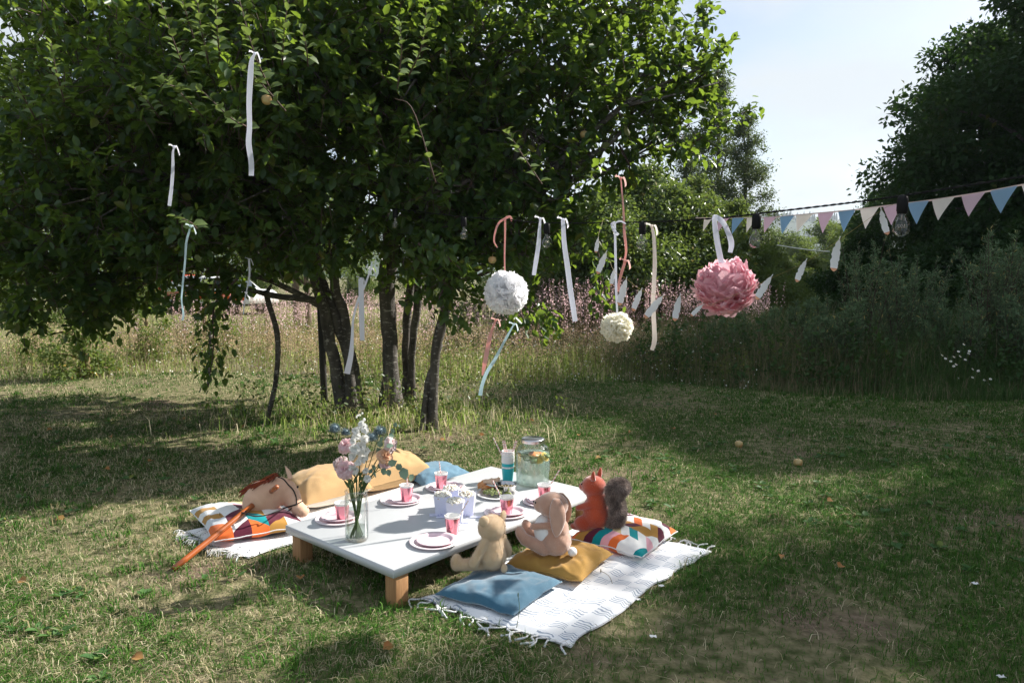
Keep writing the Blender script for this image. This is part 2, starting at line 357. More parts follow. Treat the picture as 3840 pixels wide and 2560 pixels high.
# ------------------------------------------------------------------ the apple tree over the picnic
tree = thing('apple_tree', 'big dark multi-stemmed apple tree spreading its crown over the picnic', 'tree', (-1.35, 7.7, 0))
def stem_pts(pts, f, Y0, Y1, n=14):
    P = [A(*f(x, y), Y0 + (Y1-Y0)*i/(len(pts)-1)) for i, (x, y) in enumerate(pts)]; P[0][2] = -.05
    return spline(P, n)
def stem(pts, w, f, Y0, Y1, name='trunk', n=18):
    P = stem_pts(pts, f, Y0, Y1, n); r = np.interp(np.linspace(0, 1, n), np.linspace(0, 1, len(w)), w)/2
    P[1:, :2] += rng.normal(size=(n-1, 2))*r[1:, None]*.10
    r = r*(1 + .06*rng.normal(size=n)); r[0] *= 1.75; r[1] *= 1.22; r[2] *= 1.06
    b = MB(); b.tube(P, r, 12); build(name, b, M_bark, tree); return P
k8 = 1/2.614*8/2700
stems = [stem([(610, 1420), (570, 1100), (505, 800), (450, 520), (400, 300), (250, -100), (-40, -700)], np.array([130, 125, 120, 110, 90, 70, 40])*k8, z8, 7.9, 7.3),
         stem([(750, 1430), (735, 1080), (640, 750), (520, 470), (420, 200), (350, -50), (330, -500), (380, -1000)], np.array([140, 120, 125, 125, 120, 100, 70, 40])*k8, z8, 7.8, 7.6),
         stem([(705, 900), (655, 560), (560, 280), (525, 50), (560, -300), (640, -800)], np.array([90, 90, 95, 95, 70, 40])*k8, z8, 7.7, 7.6),
         stem([(1100, 1430), (1085, 900), (1062, 500), (1050, 100), (1080, -250), (1000, -700), (1050, -1200)], np.array([170, 152, 150, 175, 150, 90, 50])*k8, z8, 8.0, 7.7),
         stem([(1235, 1380), (1238, 1000), (1232, 700), (1272, 250), (1330, -80), (1420, -600)], np.array([85, 80, 75, 80, 70, 40])*k8, z8, 8.45, 7.9),
         stem([(1290, 1380), (1288, 1000), (1300, 760), (1345, 400), (1365, 100), (1500, -300), (1900, -800)], np.array([80, 75, 72, 80, 70, 60, 36])*k8, z8, 8.4, 7.5),
         stem([(1470, 1510), (1515, 1050), (1570, 650), (1655, 320), (1720, 80), (1900, -250), (2300, -600)], np.array([105, 98, 105, 85, 72, 60, 36])*k8*.88, z8, 7.15, 6.8),
         stem([(1385, 1470), (1440, 1150), (1510, 950), (1575, 760)], np.array([55, 52, 50, 44])*k8*.88, z8, 7.05, 7.12)]
# limbs run from the stems to the leafy lobes of the crown
LOBES = [  # view u, v, distance, radius across, radius in depth
 (200, 290, 6.35, 0.62, 0.60), (110, 560, 6.65, 0.85, 0.80), (250, 430, 6.15, 0.75, 0.70), (420, 540, 6.35, 0.60, 0.60), (300, 120, 6.05, 0.85, 0.80), (520, 250, 5.75, 0.62, 0.60), (650, 110, 6.05, 0.75, 0.70),
 (640, 430, 6.35, 0.62, 0.60), (820, 300, 6.35, 0.75, 0.70), (760, 545, 6.60, 0.34, 0.36), (950, 150, 6.45, 0.75, 0.70), (980, 470, 6.65, 0.60, 0.60), (1020, 620, 6.50, 0.26, 0.40),  (190, 660, 6.50, 0.38, 0.50),
 (100, 100, 7.40, 1.15, 1.10), (330, 330, 7.40, 1.10, 1.10), (560, 300, 7.60, 1.15, 1.10), (800, 180, 7.70, 1.20, 1.10), (1000, 260, 7.60, 1.10, 1.00), (1130, 410, 7.00, 0.72, 0.70), (1210, 200, 7.30, 0.95, 0.90), (1370, 120, 7.30, 0.80, 0.80),
 (1370, 310, 7.10, 0.55, 0.60), (1480, 240, 7.20, 0.50, 0.55), (1550, 120, 7.20, 0.42, 0.50), (1545, 300, 7.20, 0.32, 0.40), (1190, 530, 6.60, 0.36, 0.40), (1090, 560, 6.70, 0.36, 0.40), (1590, 190, 7.20, 0.26, 0.30),
 (1040, -140, 7.40, 1.10, 1.02), (600, -170, 7.40, 1.19, 1.10), (180, -160, 7.20, 1.19, 1.02), (1380, -60, 7.30, 0.80, 0.90), (-250, 560, 7.20, 1.00, 1.00),
 (250, 520, 8.90, 1.10, 1.00), (560, 470, 9.20, 1.05, 1.00), (830, 420, 9.40, 1.10, 1.00), (1080, 360, 9.20, 1.00, 1.00), (700, 150, 9.40, 1.20, 1.10), (350, 180, 9.20, 1.30, 1.10), (1010, 500, 8.60, 0.48, 0.50),
 (700, 500, 6.45, 0.50, 0.45), (850, 470, 6.55, 0.50, 0.45), (940, 560, 6.65, 0.40, 0.40), (620, 560, 6.75, 0.42, 0.40), (1080, 300, 6.75, 0.60, 0.50), (1150, 130, 6.75, 0.70, 0.60), (500, 420, 6.55, 0.55, 0.50), (330, 560, 6.65, 0.50, 0.50), (1250, 330, 6.80, 0.55, 0.50), (1280, 450, 6.70, 0.40, 0.45), (1130, 470, 6.75, 0.42, 0.40), (830, 80, 6.35, 0.80, 0.70), (10, 450, 6.40, 0.80, 0.70), (1330, 200, 6.80, 0.60, 0.50), (1000, 420, 6.35, 0.40, 0.40),
   (1300, 560, 6.90, 0.20, 0.25), ]
HANG = [((545, 640), (492, 700), (490, 800), (478, 890), 6.4, .15, 42), ((1180, 640), (1225, 700), (1262, 735), (1258, 775), 6.6, .13, 30), ((1040, 640), (1010, 680), (1020, 720), (1060, 735), 6.3, .16, 26), ((1370, 560), (1380, 620), (1388, 665), (1385, 710), 6.5, .13, 22),
        ((200, 640), (210, 690), (215, 720), (250, 745), 6.6, .2, 34), ((60, 640), (70, 690), (60, 710), (40, 735), 6.4, .2, 30), ((330, 650), (290, 690), (250, 735), (200, 760), 7.0, .18, 34), ((1150, 690), (1190, 715), (1200, 740), (1160, 750), 5.6, .10, 14), ((440, 480), (425, 500), (420, 530), (455, 560), 5.4, .12, 14),
        ((1590, 330), (1640, 300), (1690, 268), (1740, 245), 7.2, .14, 26), ((1420, 330), (1445, 380), (1440, 410), (1400, 430), 7.0, .14, 30), ((960, 560), (1010, 580), (1050, 610), (1080, 640), 5.9, .16, 30),
        ((1600, 120), (1622, 70), (1620, 30), (1635, 5), 7.2, .12, 22), ((1590, 260), (1625, 220), (1650, 160), (1640, 110), 7.2, .12, 24), ((1480, 60), (1500, 20), (1490, -20), (1500, -60), 7.2, .14, 22), ((1660, 560), (690, 580), (720, 600), (760, 620), 6.2, .15, 1)]
tw0, tw1, lp, ld, lu, ls = [], [], [], [], [], []
lp8, ld8, ls8 = [], [], []
SUNV = np.array(SUND)
for (u, v, Y, ra, ry) in LOBES:
    c = A(u, v, Y); nt = int((200 if u < 1120 else 98)*(.45 if (560 < u < 1010 and v > 400) else 1)*(2.2 if v < -50 else 1)*(.6 if u < 150 and v < 400 else 1)*ra*ra*(.7 + .3*ry/ra)) + 20  # unseen lobes above the frame packed denser to deepen the lawn shade
    q = rv(nt); q /= np.linalg.norm(q, axis=1)[:, None]; q *= rng.random((nt, 1))**.42
    b0 = c + q*np.array([ra, ry, ra*.88]); d = q*.8 + rv(nt, .55) + np.array([0, 0, .35]); d /= np.linalg.norm(d, axis=1)[:, None]
    Ln = rng.uniform(.16, .42, nt); e = b0 + d*Ln[:, None]; tw0.append(b0 - d*.12); tw1.append(e)
    k = 15; t = (np.arange(k) + rng.random((nt, k)))/k
    P = b0[:, None] + (e - b0)[:, None]*t[..., None] + rng.normal(size=(nt, k, 3))*.018
    D = d[:, None]*.55 + rng.normal(size=(nt, k, 3))*.75 + np.array([0, 0, -.25])
    U = rng.normal(size=(nt, k, 3))*.55 + np.array([0, 0, 1.0])
    lp.append(P.reshape(-1, 3)); ld.append(D.reshape(-1, 3)); lu.append(U.reshape(-1, 3)); ls.append((.060 + .052*rng.random(nt*k)))
# limbs
lb = 0
tops = np.concatenate([s[6:] for s in stems])
for (u, v, Y, ra, ry) in LOBES:
    c = A(u, v, Y); i = np.argmin(np.linalg.norm((tops - c)*np.array([1, 1, 1.0]), axis=1) + np.maximum(0, tops[:, 2] - c[2] + .2)*1.2); s = tops[i]
    mid = .5*(s + c) + np.array([0, 0, .12*np.linalg.norm(c-s)]) + rv(1, .12)[0]; P = spline([s, mid, c], 9); P[1:-1] += rv(7, .03)
    b = MB(); b.tube(P, np.linspace(.038, .010, 9), 6); 
    for _ in range(5):
        qd = rv(1)[0]; qd /= np.linalg.norm(qd); e = c + qd*np.array([ra, ry, ra*.8])*.8; b.tube(spline([P[rng.integers(4, 8)], .5*(c+e) + rv(1, .08)[0], e], 6), np.linspace(.013, .004, 6), 5)
    build('limb', b, M_bark, tree); lb += 1
def ch(pts, Y, w, nm='limb', y1=None):
    P = spline([A(u, v, Y + ((y1 or Y)-Y)*i/(len(pts)-1)) for i, (u, v) in enumerate(pts)], 12); b = MB(); b.tube(P, np.linspace(w, w*.55, 12)*(1 + .08*rng.normal(size=12)), 8); build(nm, b, M_bark, tree); return P
ch([(742, 692), (700, 686), (640, 681), (580, 668), (520, 660), (440, 655)], 7.5, .036, y1=7.2)
ch([z9(1222, 400), z9(1190, 450), z9(1110, 540), z9(1092, 640), z9(1085, 780), z9(1078, 900)], 7.1, .020, y1=6.6)
ch([(978, 660), (1010, 652), (1040, 645), (1080, 640), (1130, 620)], 7.3, .030, y1=6.8)
for (a, b_, c_, d_, Y, spread, n) in HANG[:-1]:
    P = spline([A(*a, Y), A(*b_, Y), A(*c_, Y), A(*d_, Y)], 10); b = MB(); b.tube(P, np.linspace(.012, .003, 10), 5); build('limb', b, M_twig, tree)
    t = rng.random(n*4); i = np.clip((t*9).astype(int), 0, 8); f = (t*9 - i)[:, None]; p = P[i]*(1-f) + P[i+1]*f + rng.normal(size=(n*4, 3))*spread*np.array([.5, .5, .35])
    ax = (P[-1] - P[0])/np.linalg.norm(P[-1] - P[0]); lp.append(p); ld.append(ax*.5 + rv(n*4, .6) + np.array([0, 0, -.5])); lu.append(rv(n*4, .6) + np.array([0, 0, .9])); ls.append(.055 + .045*rng.random(n*4))
lp, ld, lu, ls = map(np.concatenate, (lp, ld, lu, ls))
f = add_obj('foliage', scatter('foliage', LEAF6, lp, ld, lu, ls), M_apple, tree); f.location = (1.35, -7.7, 0); f['kind'] = 'stuff'
tw0, tw1 = np.concatenate(tw0), np.concatenate(tw1)
f = add_obj('twigs', prisms('twigs', tw0, tw1, .0045, .002), M_twig, tree); f.location = (1.35, -7.7, 0); f['kind'] = 'stuff'
# upright sunlit shoots on the near side: every leaf an object of its own
def z0f(x, y): return (x/1.68/VS, y/1.68/VS)
def z7f(x, y): return ((1300 + x/1.68)/VS, y/1.68/VS)
SHOOTS = [(z0f(1180, 470), z0f(1090, 250), z0f(1000, -20), 4.75, 20), (z0f(1315, 400), z0f(1265, 170), z0f(1240, -30), 4.75, 18), (z0f(1385, 380), z0f(1370, 200), z0f(1355, -30), 4.85, 18), (z0f(1220, 240), z0f(1180, 110), z0f(1140, -20), 4.95, 12),
          (z0f(1700, 560), z0f(1600, 330), z0f(1500, -30), 4.55, 24), (z0f(1780, 410), z0f(1790, 200), z0f(1820, -30), 4.75, 20), (z0f(405, 640), z0f(350, 430), z0f(320, 270), 4.85, 16), (z0f(230, 760), z0f(110, 540), z0f(60, 390), 5.05, 16),
          (z0f(1940, 420), z0f(1930, 300), z0f(1900, 180), 5.05, 12), (z7f(320, 560), z7f(345, 320), z7f(330, 120), 4.95, 18), (z7f(390, 480), z7f(470, 300), z7f(505, 50), 4.85, 20), (z0f(1200, 560), z0f(1080, 540), z0f(1000, 500), 4.75, 14),
          (z0f(1280, 740), z0f(1150, 600), z0f(1050, 500), 4.85, 14), (z0f(1000, 740), z0f(930, 640), z0f(830, 540), 5.05, 14), (z0f(1800, 700), z0f(1640, 520), z0f(1540, 440), 4.75, 16), (z0f(1560, 800), z0f(1450, 740), z0f(1260, 560), 4.75, 16),
          (z7f(1230, 1160), z7f(1090, 950), z7f(1010, 820), 5.45, 14), (z0f(1240, 1440), z0f(1200, 1400), z0f(1100, 1360), 4.65, 10), (z7f(560, 1150), z7f(420, 700), z7f(300, 620), 5.25, 16)]
LM = [scatter('leaf', LEAF8, np.zeros((1, 3)), np.array([[0, 1.0, 0]]), np.array([[0, 0, 1.0]]), 1.0, True)]
for sc in (.8, 1.25):
    T = (LEAF8[0]*np.array([sc, 1, 1.8]), LEAF8[1]); LM.append(scatter('leaf', T, np.zeros((1, 3)), np.array([[0, 1.0, 0]]), np.array([[0, 0, 1.0]]), 1.0, True))
for me in LM: me.materials.append(M_apple_lit)
tl = wloc(tree); nl = 0
for (a, b_, c_, Y, n) in SHOOTS:
    P = spline([A(*a, Y + .25), A(*b_, Y), A(*c_, Y - .05)], 10); b = MB(); b.tube(P, np.linspace(.006, .0025, 10), 5); build('shoot', b, M_twig, tree)
    for k in range(n):
        if nl >= 298: break
        t = 9*(k + .6)/n; i = min(int(t), 8); p = P[i]*(1 - t + i) + P[i+1]*(t - i); ax = P[i+1] - P[i]; ax /= np.linalg.norm(ax)
        an = 2.4*k + rng.random()*.5; side = np.array([math.cos(an), .7*math.sin(an), .1]); d = side*.9 + ax*(.35 + .3*k/n) + rv(1, .12)[0]; u = ax + np.array([0, 0, .8]) + rv(1, .25)[0]
        X, Yv, Z = frames(d[None], u[None]); s = (.078 + .026*rng.random())*(1.0 - .35*k/n)
        o = bpy.data.objects.new('leaf', LM[rng.integers(3)]); COL.objects.link(o); o.parent = tree
        M4 = Matrix.Identity(4)
        for r in range(3): M4[r][0], M4[r][1], M4[r][2], M4[r][3] = X[0][r]*s, Yv[0][r]*s, Z[0][r]*s, p[r] - tl[r]
        o.matrix_local = M4; nl += 1
M_applefruit = mat('apple_skin', (.55, .27, .10), rough=.4, hue2=(.52, .43, .20), scale=18)
APR = [(.0, -.030), (.018, -.031), (.032, -.018), (.037, .004), (.031, .024), (.016, .031), (.004, .026), (0, .022)]
for (x, y, Y) in [(1846, 975, 6.3), (1000, 375, 5.2), (2190, 505, 6.6), (1290, 60, 6.4)]:
    b = MB(); b.lathe(APR, 14, A(x/VS, y/VS, Y)); b.tube([A(x/VS, y/VS, Y) + [0, 0, .022], A(x/VS, y/VS, Y) + [.004, 0, .05]], .002, 5); build('apple', b, M_applefruit, tree)

# ------------------------------------------------------------------ other trees
def tree_proto(h, r, trunk_h, nleaf, lsize, seed, shape='round', nclump=70, tmpl=LEAF4, gauss=.34, low=.12):
    g = np.random.default_rng(seed); tz = trunk_h
    cl = []
    while len(cl) < nclump:
        z = g.random(); a = g.random()*2*math.pi
        pr = {'round': math.sqrt(max(0, 1 - (2*z - 1)**2))*.55 + .45*(1 - z)**.4*min(1, z*5 + .35), 'cone': (1 - z)**.8*min(1, z*6 + .45) + .04, 'bush': (1 - z**2.2)*(.8 + .2*min(1, z*4))}[shape]
        rr = r*pr*g.random()**.45*(1 + .25*g.normal()); cl.append((rr*math.cos(a), rr*math.sin(a), tz*low + (h - tz*low)*z, r*(.16 + .22*g.random())*(.55 + .45*pr)))
    cl = np.array(cl); w = cl[:, 3]**2; w /= w.sum(); idx = g.choice(len(cl), nleaf, p=w)
    q = g.normal(size=(nleaf, 3)); q /= np.linalg.norm(q, axis=1)[:, None]; q *= (g.random((nleaf, 1))**gauss)*(1 + .18*g.normal(size=(nleaf, 1)))
    P = cl[idx, :3] + q*cl[idx, 3:4]*np.array([1, 1, .8]); P[:, 2] = np.maximum(P[:, 2], .1)
    D = q*.6 + g.normal(size=(nleaf, 3))*.6 + np.array([0, 0, -.15]); U = q*.5 + g.normal(size=(nleaf, 3))*.5 + np.array([0, 0, .8])
    lv = scatter('crown', tmpl, P, D, U, lsize*(.7 + .6*g.random(nleaf)))
    b = MB(); tr = r*.045 + .03; H = h*.86
    Pt = np.array([[.12*r*math.sin(2*t + seed)*t, .1*r*math.cos(3*t + seed)*t, H*t - .05] for t in np.linspace(0, 1, 9)]); b.tube(Pt, np.linspace(tr*1.25, tr*.2, 9), 9)
    for k in range(10):
        c = cl[g.integers(len(cl))][:3]; i = int(np.clip(np.argmin(abs(Pt[:, 2] - c[2]*.75)), 1, 7)); b.tube(spline([Pt[i], .5*(Pt[i] + c) + [0, 0, .05*h*g.random()], c], 6), np.linspace(tr*.42, tr*.08, 6), 6)
    return b.mesh('trunk'), lv
PROTO = {}
def plant_tree(key, name, x, y, s=1.0, rz=0.0, label='', group=None, sz=None, cat='tree', lm=None, bm_=None):
    tm, lv = PROTO[key]
    if not lv.materials: lv.materials.append(lm or M_wood_leaf); tm.materials.append(bm_ or M_bark)
    t = thing(name, label, cat, (x, y, 0), rz, group); t.scale = (s, s, sz or s)
    for nm, me in (('trunk', tm), ('crown', lv)):
        o = bpy.data.objects.new(nm, me); COL.objects.link(o); o.parent = t
        if nm == 'crown': o['kind'] = 'stuff'
    return t
PROTO['wood1'] = tree_proto(11.5, 3.4, 2.0, 50000, .185, 3, 'round', 110)
PROTO['wood2'] = tree_proto(10.5, 3.1, 1.5, 47000, .185, 4, 'round', 120)
PROTO['spire'] = tree_proto(14.4, 1.5, 2.0, 26000, .15, 22, 'cone', 90)
PROTO['bushd'] = tree_proto(3.0, 2.0, .4, 22000, .13, 5, 'bush', 60)
PROTO['willow'] = tree_proto(4.2, 1.9, .5, 30000, .11, 6, 'bush', 70)
PROTO['birch'] = tree_proto(8.6, 1.75, 1.2, 34000, .085, 8, 'cone', 170, gauss=.6)
PROTO['field'] = tree_proto(7.0, 3.0, 1.0, 16000, .20, 9, 'round', 70)
PROTO['young'] = tree_proto(4.6, 1.5, 2.4, 9000, .09, 10, 'round', 50, low=.75)
PROTO['leafy'] = tree_proto(3.5, 1.75, .4, 30000, .095, 15, 'bush', 90, tmpl=LEAF6)
PROTO['left'] = tree_proto(7.4, 2.8, 1.0, 26000, .11, 11, 'round', 90)
WG = 'dark trees of the wood along the right'
LW = 'tall dark broadleaf tree in the wood rising along the right edge'
for i, (x, y, k, h, L) in enumerate([(16.8, 32.5, 'wood2', 5.5, 'smallest dark tree at the far end of the wood, beside the open sky'), (16.3, 28.5, 'wood1', 7.5, 'dark tree with ragged outline, second from the sky in the wood'), (15.9, 24.5, 'wood2', 9.7, 'tall dark tree behind the middle of the bunting'), (15.6, 20.8, 'wood1', 11.4, 'tallest dark tree in the upper right corner')]):
    plant_tree(k, 'broadleaf_tree', x, y, h/(11.5 if k == 'wood1' else 10.5), i*1.7, L, WG)
SHADE = [(16.0, 16.0, 'wood2', 13.2), (16.2, 13.2, 'wood1', 12.0), (15.8, 7.8, 'wood2', 12.3), (15.6, 5.8, 'wood1', 12.9), (15.4, 2.2, 'wood2', 12.9), (14.6, -1.6, 'wood1', 12.4), (17.8, 14.4, 'wood2', 13.2), (18.6, 12.8, 'wood1', 12.0), (17.6, 6.9, 'wood2', 13.8), (17.4, 4.0, 'wood1', 13.8), (17.0, .4, 'wood2', 13.6), (20.5, 18.0, 'wood1', 12.5), (20.0, 24.5, 'wood2', 12.0)]
for i, (x, y, k, h) in enumerate(SHADE):
    s = h/(11.5 if k == 'wood1' else 10.5); plant_tree(k, 'broadleaf_tree', x, y, s*.92, 2.1*i + .4, LW, WG, sz=s)
plant_tree('spire', 'added_shade_tree', 16.2, 9.95, 1.07, .5, 'unseen slim tree added right of the frame to shade the front lawn')  # unseen tree added to throw a narrow shadow streak over the front lawn
for i, (x, y, s, L) in enumerate([(12.5, 25.5, 1.0, 'dark bush under the wood left of the tall weeds'), (12.8, 21.0, 1.05, 'dark bush under the wood behind the left tall weeds'), (12.6, 17.6, 1.0, 'dark bush under the wood behind the right tall weeds'), (12.9, 14.6, 1.1, 'dark bush at the right edge beneath the bunting end'), (14.0, 29.0, .9, 'farthest dark bush at the foot of the wood')]):
    plant_tree('bushd', 'understory_bush', x, y, s, i*2.2, L, 'bushes under the wood', cat='bush')
plant_tree('birch', 'birch_tree', A(1640, 600, 26)[0], 26, 1.03, .3, 'taller slender birch rising behind the right tip of the apple tree', 'slender birches', lm=M_birch, bm_=M_bark)
plant_tree('birch', 'birch_tree', A(1703, 600, 25)[0], 25, .88, 2.0, 'shorter airy birch standing clear against the sky', 'slender birches', sz=.84)
plant_tree('birch', 'birch_tree', A(1570, 600, 27)[0], 27, .80, 4.0, 'low broad birch half hidden behind the apple branches', 'slender birches')
for i, (u, Y, s, L) in enumerate([(1600, 20.5, 1.0, 'round willow bush below the birches'), (1690, 20, .84, 'willow bush behind the pink pompom'), (1775, 24, .62, 'low willow bush right of the pink pompom'), (1340, 24, .9, 'willow bush partly hidden behind the apple tree'), (1850, 31, .66, 'small willow bush near the far end of the bunting')]):
    plant_tree('willow', 'willow_bush', A(u, 600, Y)[0], Y, s, 1.3*i, L, 'willow bushes behind the fireweed', cat='bush', lm=M_willow)
M_leafy = leafmat('young_apple_leaf', (.050, .095, .030), (.105, .15, .045), (.20, .28, .05), rough=.35, trans=.36)
for i, (u, Y, s, L) in enumerate([(1400, 15.6, 1.0, 'leafy bright tree behind the hanging ribbons right of centre'), (1545, 16.6, 1.05, 'leafy bright tree between the bulbs and the pink pompom'), (1265, 17.5, .9, 'leafy tree seen behind the white ribbons'), (1480, 18.2, 1.25, 'tallest leafy tree joining the edge of the apple crown')]):
    plant_tree('leafy', 'leafy_tree', A(u, 600, Y)[0], Y, s, 1.7*i, L, 'leafy trees behind the ribbons', lm=M_leafy)
for i, (u, Y, s, L) in enumerate([(1790, 62, .80, 'far green tree left of the pale grey one'), (1840, 58, .72, 'far rounded tree below the hills'), (1890, 64, .95, 'far pale tree beside the wood'), (1745, 70, .7, 'farthest small tree right of the birches'), (1940, 55, .85, 'far tree at the foot of the wood')]):
    plant_tree('field', 'field_tree', A(u, 600, Y)[0], Y, s, 1.1*i, L, 'trees in the distance below the hills', lm=M_willow)
for i, (u, Y, s, L) in enumerate([(40, 21, 1.0, 'sunlit tree showing through the leaves at the left edge'), (-160, 24, 1.1, 'sunlit tree just outside the left edge'), (240, 27, .8, 'sunlit tree behind the left of the apple tree'), (430, 33, .8, 'sunlit tree behind the long white ribbon'), (600, 38, .85, 'sunlit tree behind the dark stems'), (800, 42, .85, 'sunlit tree behind the middle of the apple tree'), (990, 40, .8, 'sunlit tree behind the white pompom'), (1180, 36, .75, 'sunlit tree behind the bulbs')]):
    plant_tree('left', 'hedgerow_tree', A(u, 600, Y)[0], Y, s, 1.9*i, L, 'sunlit trees across the meadow', lm=M_willow)
plant_tree('young', 'young_tree', A(686, 768, 19.5)[0], 19.5, 1.0, 0, 'left of two young straight trunks far behind the apple stems', 'pair of young trees', lm=M_willow, bm_=M_barkl)
plant_tree('young', 'young_tree', A(709, 768, 19.7)[0], 19.7, .85, 1.5, 'thinner right one of two young trunks far behind the apple stems', 'pair of young trees')
PROTO['shrub'] = tree_proto(1.45, .55, .3, 2600, .06, 14, 'bush', 26)
for (u, Y, s, L) in [(190, 10.6, .98, 'leafy sunlit shrub at the left edge of the meadow'), (330, 12.5, .85, 'low sunlit shrub further back on the left'), (470, 13.5, 1.0, 'pale green shrub in front of the red car'), (70, 12.4, .7, 'small green shrub near the silver car')]:
    plant_tree('shrub', 'meadow_shrub', A(u, 700, Y)[0], Y, s, u*.1, L, 'shrubs on the left of the meadow', cat='shrub', lm=M_bush, bm_=M_stem)

# ------------------------------------------------------------------ grass
BLR = [(-.415, 3.273), (.23, 2.841), (1.102, 3.912), (.457, 4.344)]; b2 = np.array([.654, .756])
BLL = [(-1.923, 4.143), (-1.434, 3.758), (-1.434 + 1.85*b2[0], 3.758 + 1.85*b2[1]), (-1.923 + 1.9*b2[0], 4.143 + 1.9*b2[1])]
def inside(x, y, poly, grow=0.0):
    c = np.mean(poly, 0); P = [np.array(p) + (np.array(p) - c)/np.linalg.norm(np.array(p) - c)*grow for p in poly]; s = np.ones(len(x), bool); 
    ar = sum(P[i][0]*P[(i+1) % 4][1] - P[(i+1) % 4][0]*P[i][1] for i in range(4)); sg = 1 if ar > 0 else -1
    for i in range(4):
        a, b = P[i], P[(i+1) % 4]; s &= sg*((b[0]-a[0])*(y - a[1]) - (b[1]-a[1])*(x - a[0])) > 0
    return s
def blades(name, P, h, w, lean, m, bend=.55, label=''):
    n = len(P); a = rng.random(n)*2*math.pi; D = np.stack([np.cos(a), np.sin(a), 0*a], 1); a2 = a + math.pi/2 + rng.normal(size=n)*.5; S = np.stack([np.cos(a2), np.sin(a2), 0*a2], 1)
    up = np.array([0, 0, 1.0]); l = lean[:, None]; m1 = P + (D*l*.35 + up*(1 - .25*l))*h[:, None]*.55; t = P + (D*l + up*np.maximum(.12, 1 - bend*l*1.3))*h[:, None]
    V = np.stack([P - S*w[:, None]/2, P + S*w[:, None]/2, m1 + S*w[:, None]*.4, m1 - S*w[:, None]*.4, t], 1)
    lp_ = np.array([0, 1, 2, 3, 3, 2, 4]); loops = (lp_[None] + (np.arange(n)*5)[:, None]).ravel(); tot = np.tile([4, 3], n); st = np.concatenate([[0], np.cumsum(tot)[:-1]])
    o = add_obj(name, mesh_np(name, V.reshape(-1, 3), loops, st, tot, False), m); o['kind'] = 'stuff'; o['label'] = label; return o
def grassmat(name, greens, dries, dry0, dry1, scale=.55, trans=.25, lush=(-3, 8, 1.0)):
    m = bpy.data.materials.new(name); m.use_nodes = True; N, L = m.node_tree.nodes, m.node_tree.links; b = N['Principled BSDF']; b.inputs['Roughness'].default_value = .65; b.inputs['Specular IOR Level'].default_value = .08
    g = N.new('ShaderNodeNewGeometry'); nz = N.new('ShaderNodeTexNoise'); nz.inputs['Scale'].default_value = scale; nz.inputs['Detail'].default_value = 5; nz.inputs['Roughness'].default_value = .6; L.new(g.outputs['Position'], nz.inputs['Vector'])
    r1 = N.new('ShaderNodeValToRGB'); r2 = N.new('ShaderNodeValToRGB')
    for r, c in ((r1, greens), (r2, dries)):
        r.color_ramp.elements[0].color = (*c[0], 1); r.color_ramp.elements[1].color = (*c[1], 1)
    L.new(g.outputs['Random Per Island'], r1.inputs['Fac']); wnz = N.new('ShaderNodeMath'); wnz.operation = 'MULTIPLY'; wnz.inputs[1].default_value = 7.31; L.new(g.outputs['Random Per Island'], wnz.inputs[0])
    fr = N.new('ShaderNodeMath'); fr.operation = 'FRACT'; L.new(wnz.outputs[0], fr.inputs[0]); L.new(fr.outputs[0], r2.inputs['Fac'])
    mr = N.new('ShaderNodeMapRange'); mr.inputs['From Min'].default_value = .34; mr.inputs['From Max'].default_value = .66; mr.inputs['To Min'].default_value = dry0; mr.inputs['To Max'].default_value = dry1; L.new(nz.outputs['Fac'], mr.inputs['Value'])
    sx = N.new('ShaderNodeSeparateXYZ'); L.new(g.outputs['Position'], sx.inputs[0]); gr = N.new('ShaderNodeMapRange'); gr.inputs['From Min'].default_value = lush[0]; gr.inputs['From Max'].default_value = lush[1]; gr.inputs['To Min'].default_value = 1; gr.inputs['To Max'].default_value = lush[2]; L.new(sx.outputs[0], gr.inputs['Value']); ml = N.new('ShaderNodeMath'); ml.operation = 'MULTIPLY'; L.new(mr.outputs['Result'], ml.inputs[0]); L.new(gr.outputs['Result'], ml.inputs[1]); mr = ml
    w2 = N.new('ShaderNodeMath'); w2.operation = 'MULTIPLY'; w2.inputs[1].default_value = 41.7; L.new(g.outputs['Random Per Island'], w2.inputs[0]); f2 = N.new('ShaderNodeMath'); f2.operation = 'FRACT'; L.new(w2.outputs[0], f2.inputs[0])
    gt = N.new('ShaderNodeMath'); gt.operation = 'LESS_THAN'; L.new(f2.outputs[0], gt.inputs[0]); L.new(mr.outputs[0], gt.inputs[1])
    mxc = N.new('ShaderNodeMixRGB'); L.new(gt.outputs[0], mxc.inputs['Fac']); L.new(r1.outputs['Color'], mxc.inputs['Color1']); L.new(r2.outputs['Color'], mxc.inputs['Color2']); L.new(mxc.outputs['Color'], b.inputs['Base Color'])
    tr = N.new('ShaderNodeBsdfTranslucent'); L.new(mxc.outputs['Color'], tr.inputs['Color']); ms = N.new('ShaderNodeMixShader'); ms.inputs['Fac'].default_value = trans
    L.new(b.outputs['BSDF'], ms.inputs[1]); L.new(tr.outputs['BSDF'], ms.inputs[2]); L.new(ms.outputs['Shader'], N['Material Output'].inputs['Surface']); return m
M_lawn = grassmat('lawn_blades', ((.034, .115, .016), (.100, .205, .034)), ((.42, .36, .19), (.80, .71, .49)), .06, .60, .75, .35, lush=(-.7, 1.2, .16))  # less dry straw rightward: lusher grass, and shade there darkened by colour
M_mead = grassmat('meadow_blades', ((.22, .36, .06), (.46, .55, .15)), ((.72, .60, .38), (.88, .78, .56)), .10, .58, .22, .55)
M_dark = grassmat('weed_blades', ((.050, .115, .034), (.13, .21, .065)), ((.26, .21, .13), (.42, .34, .22)), .25, .92, .4, .35, lush=(1.5, 5.8, .22))
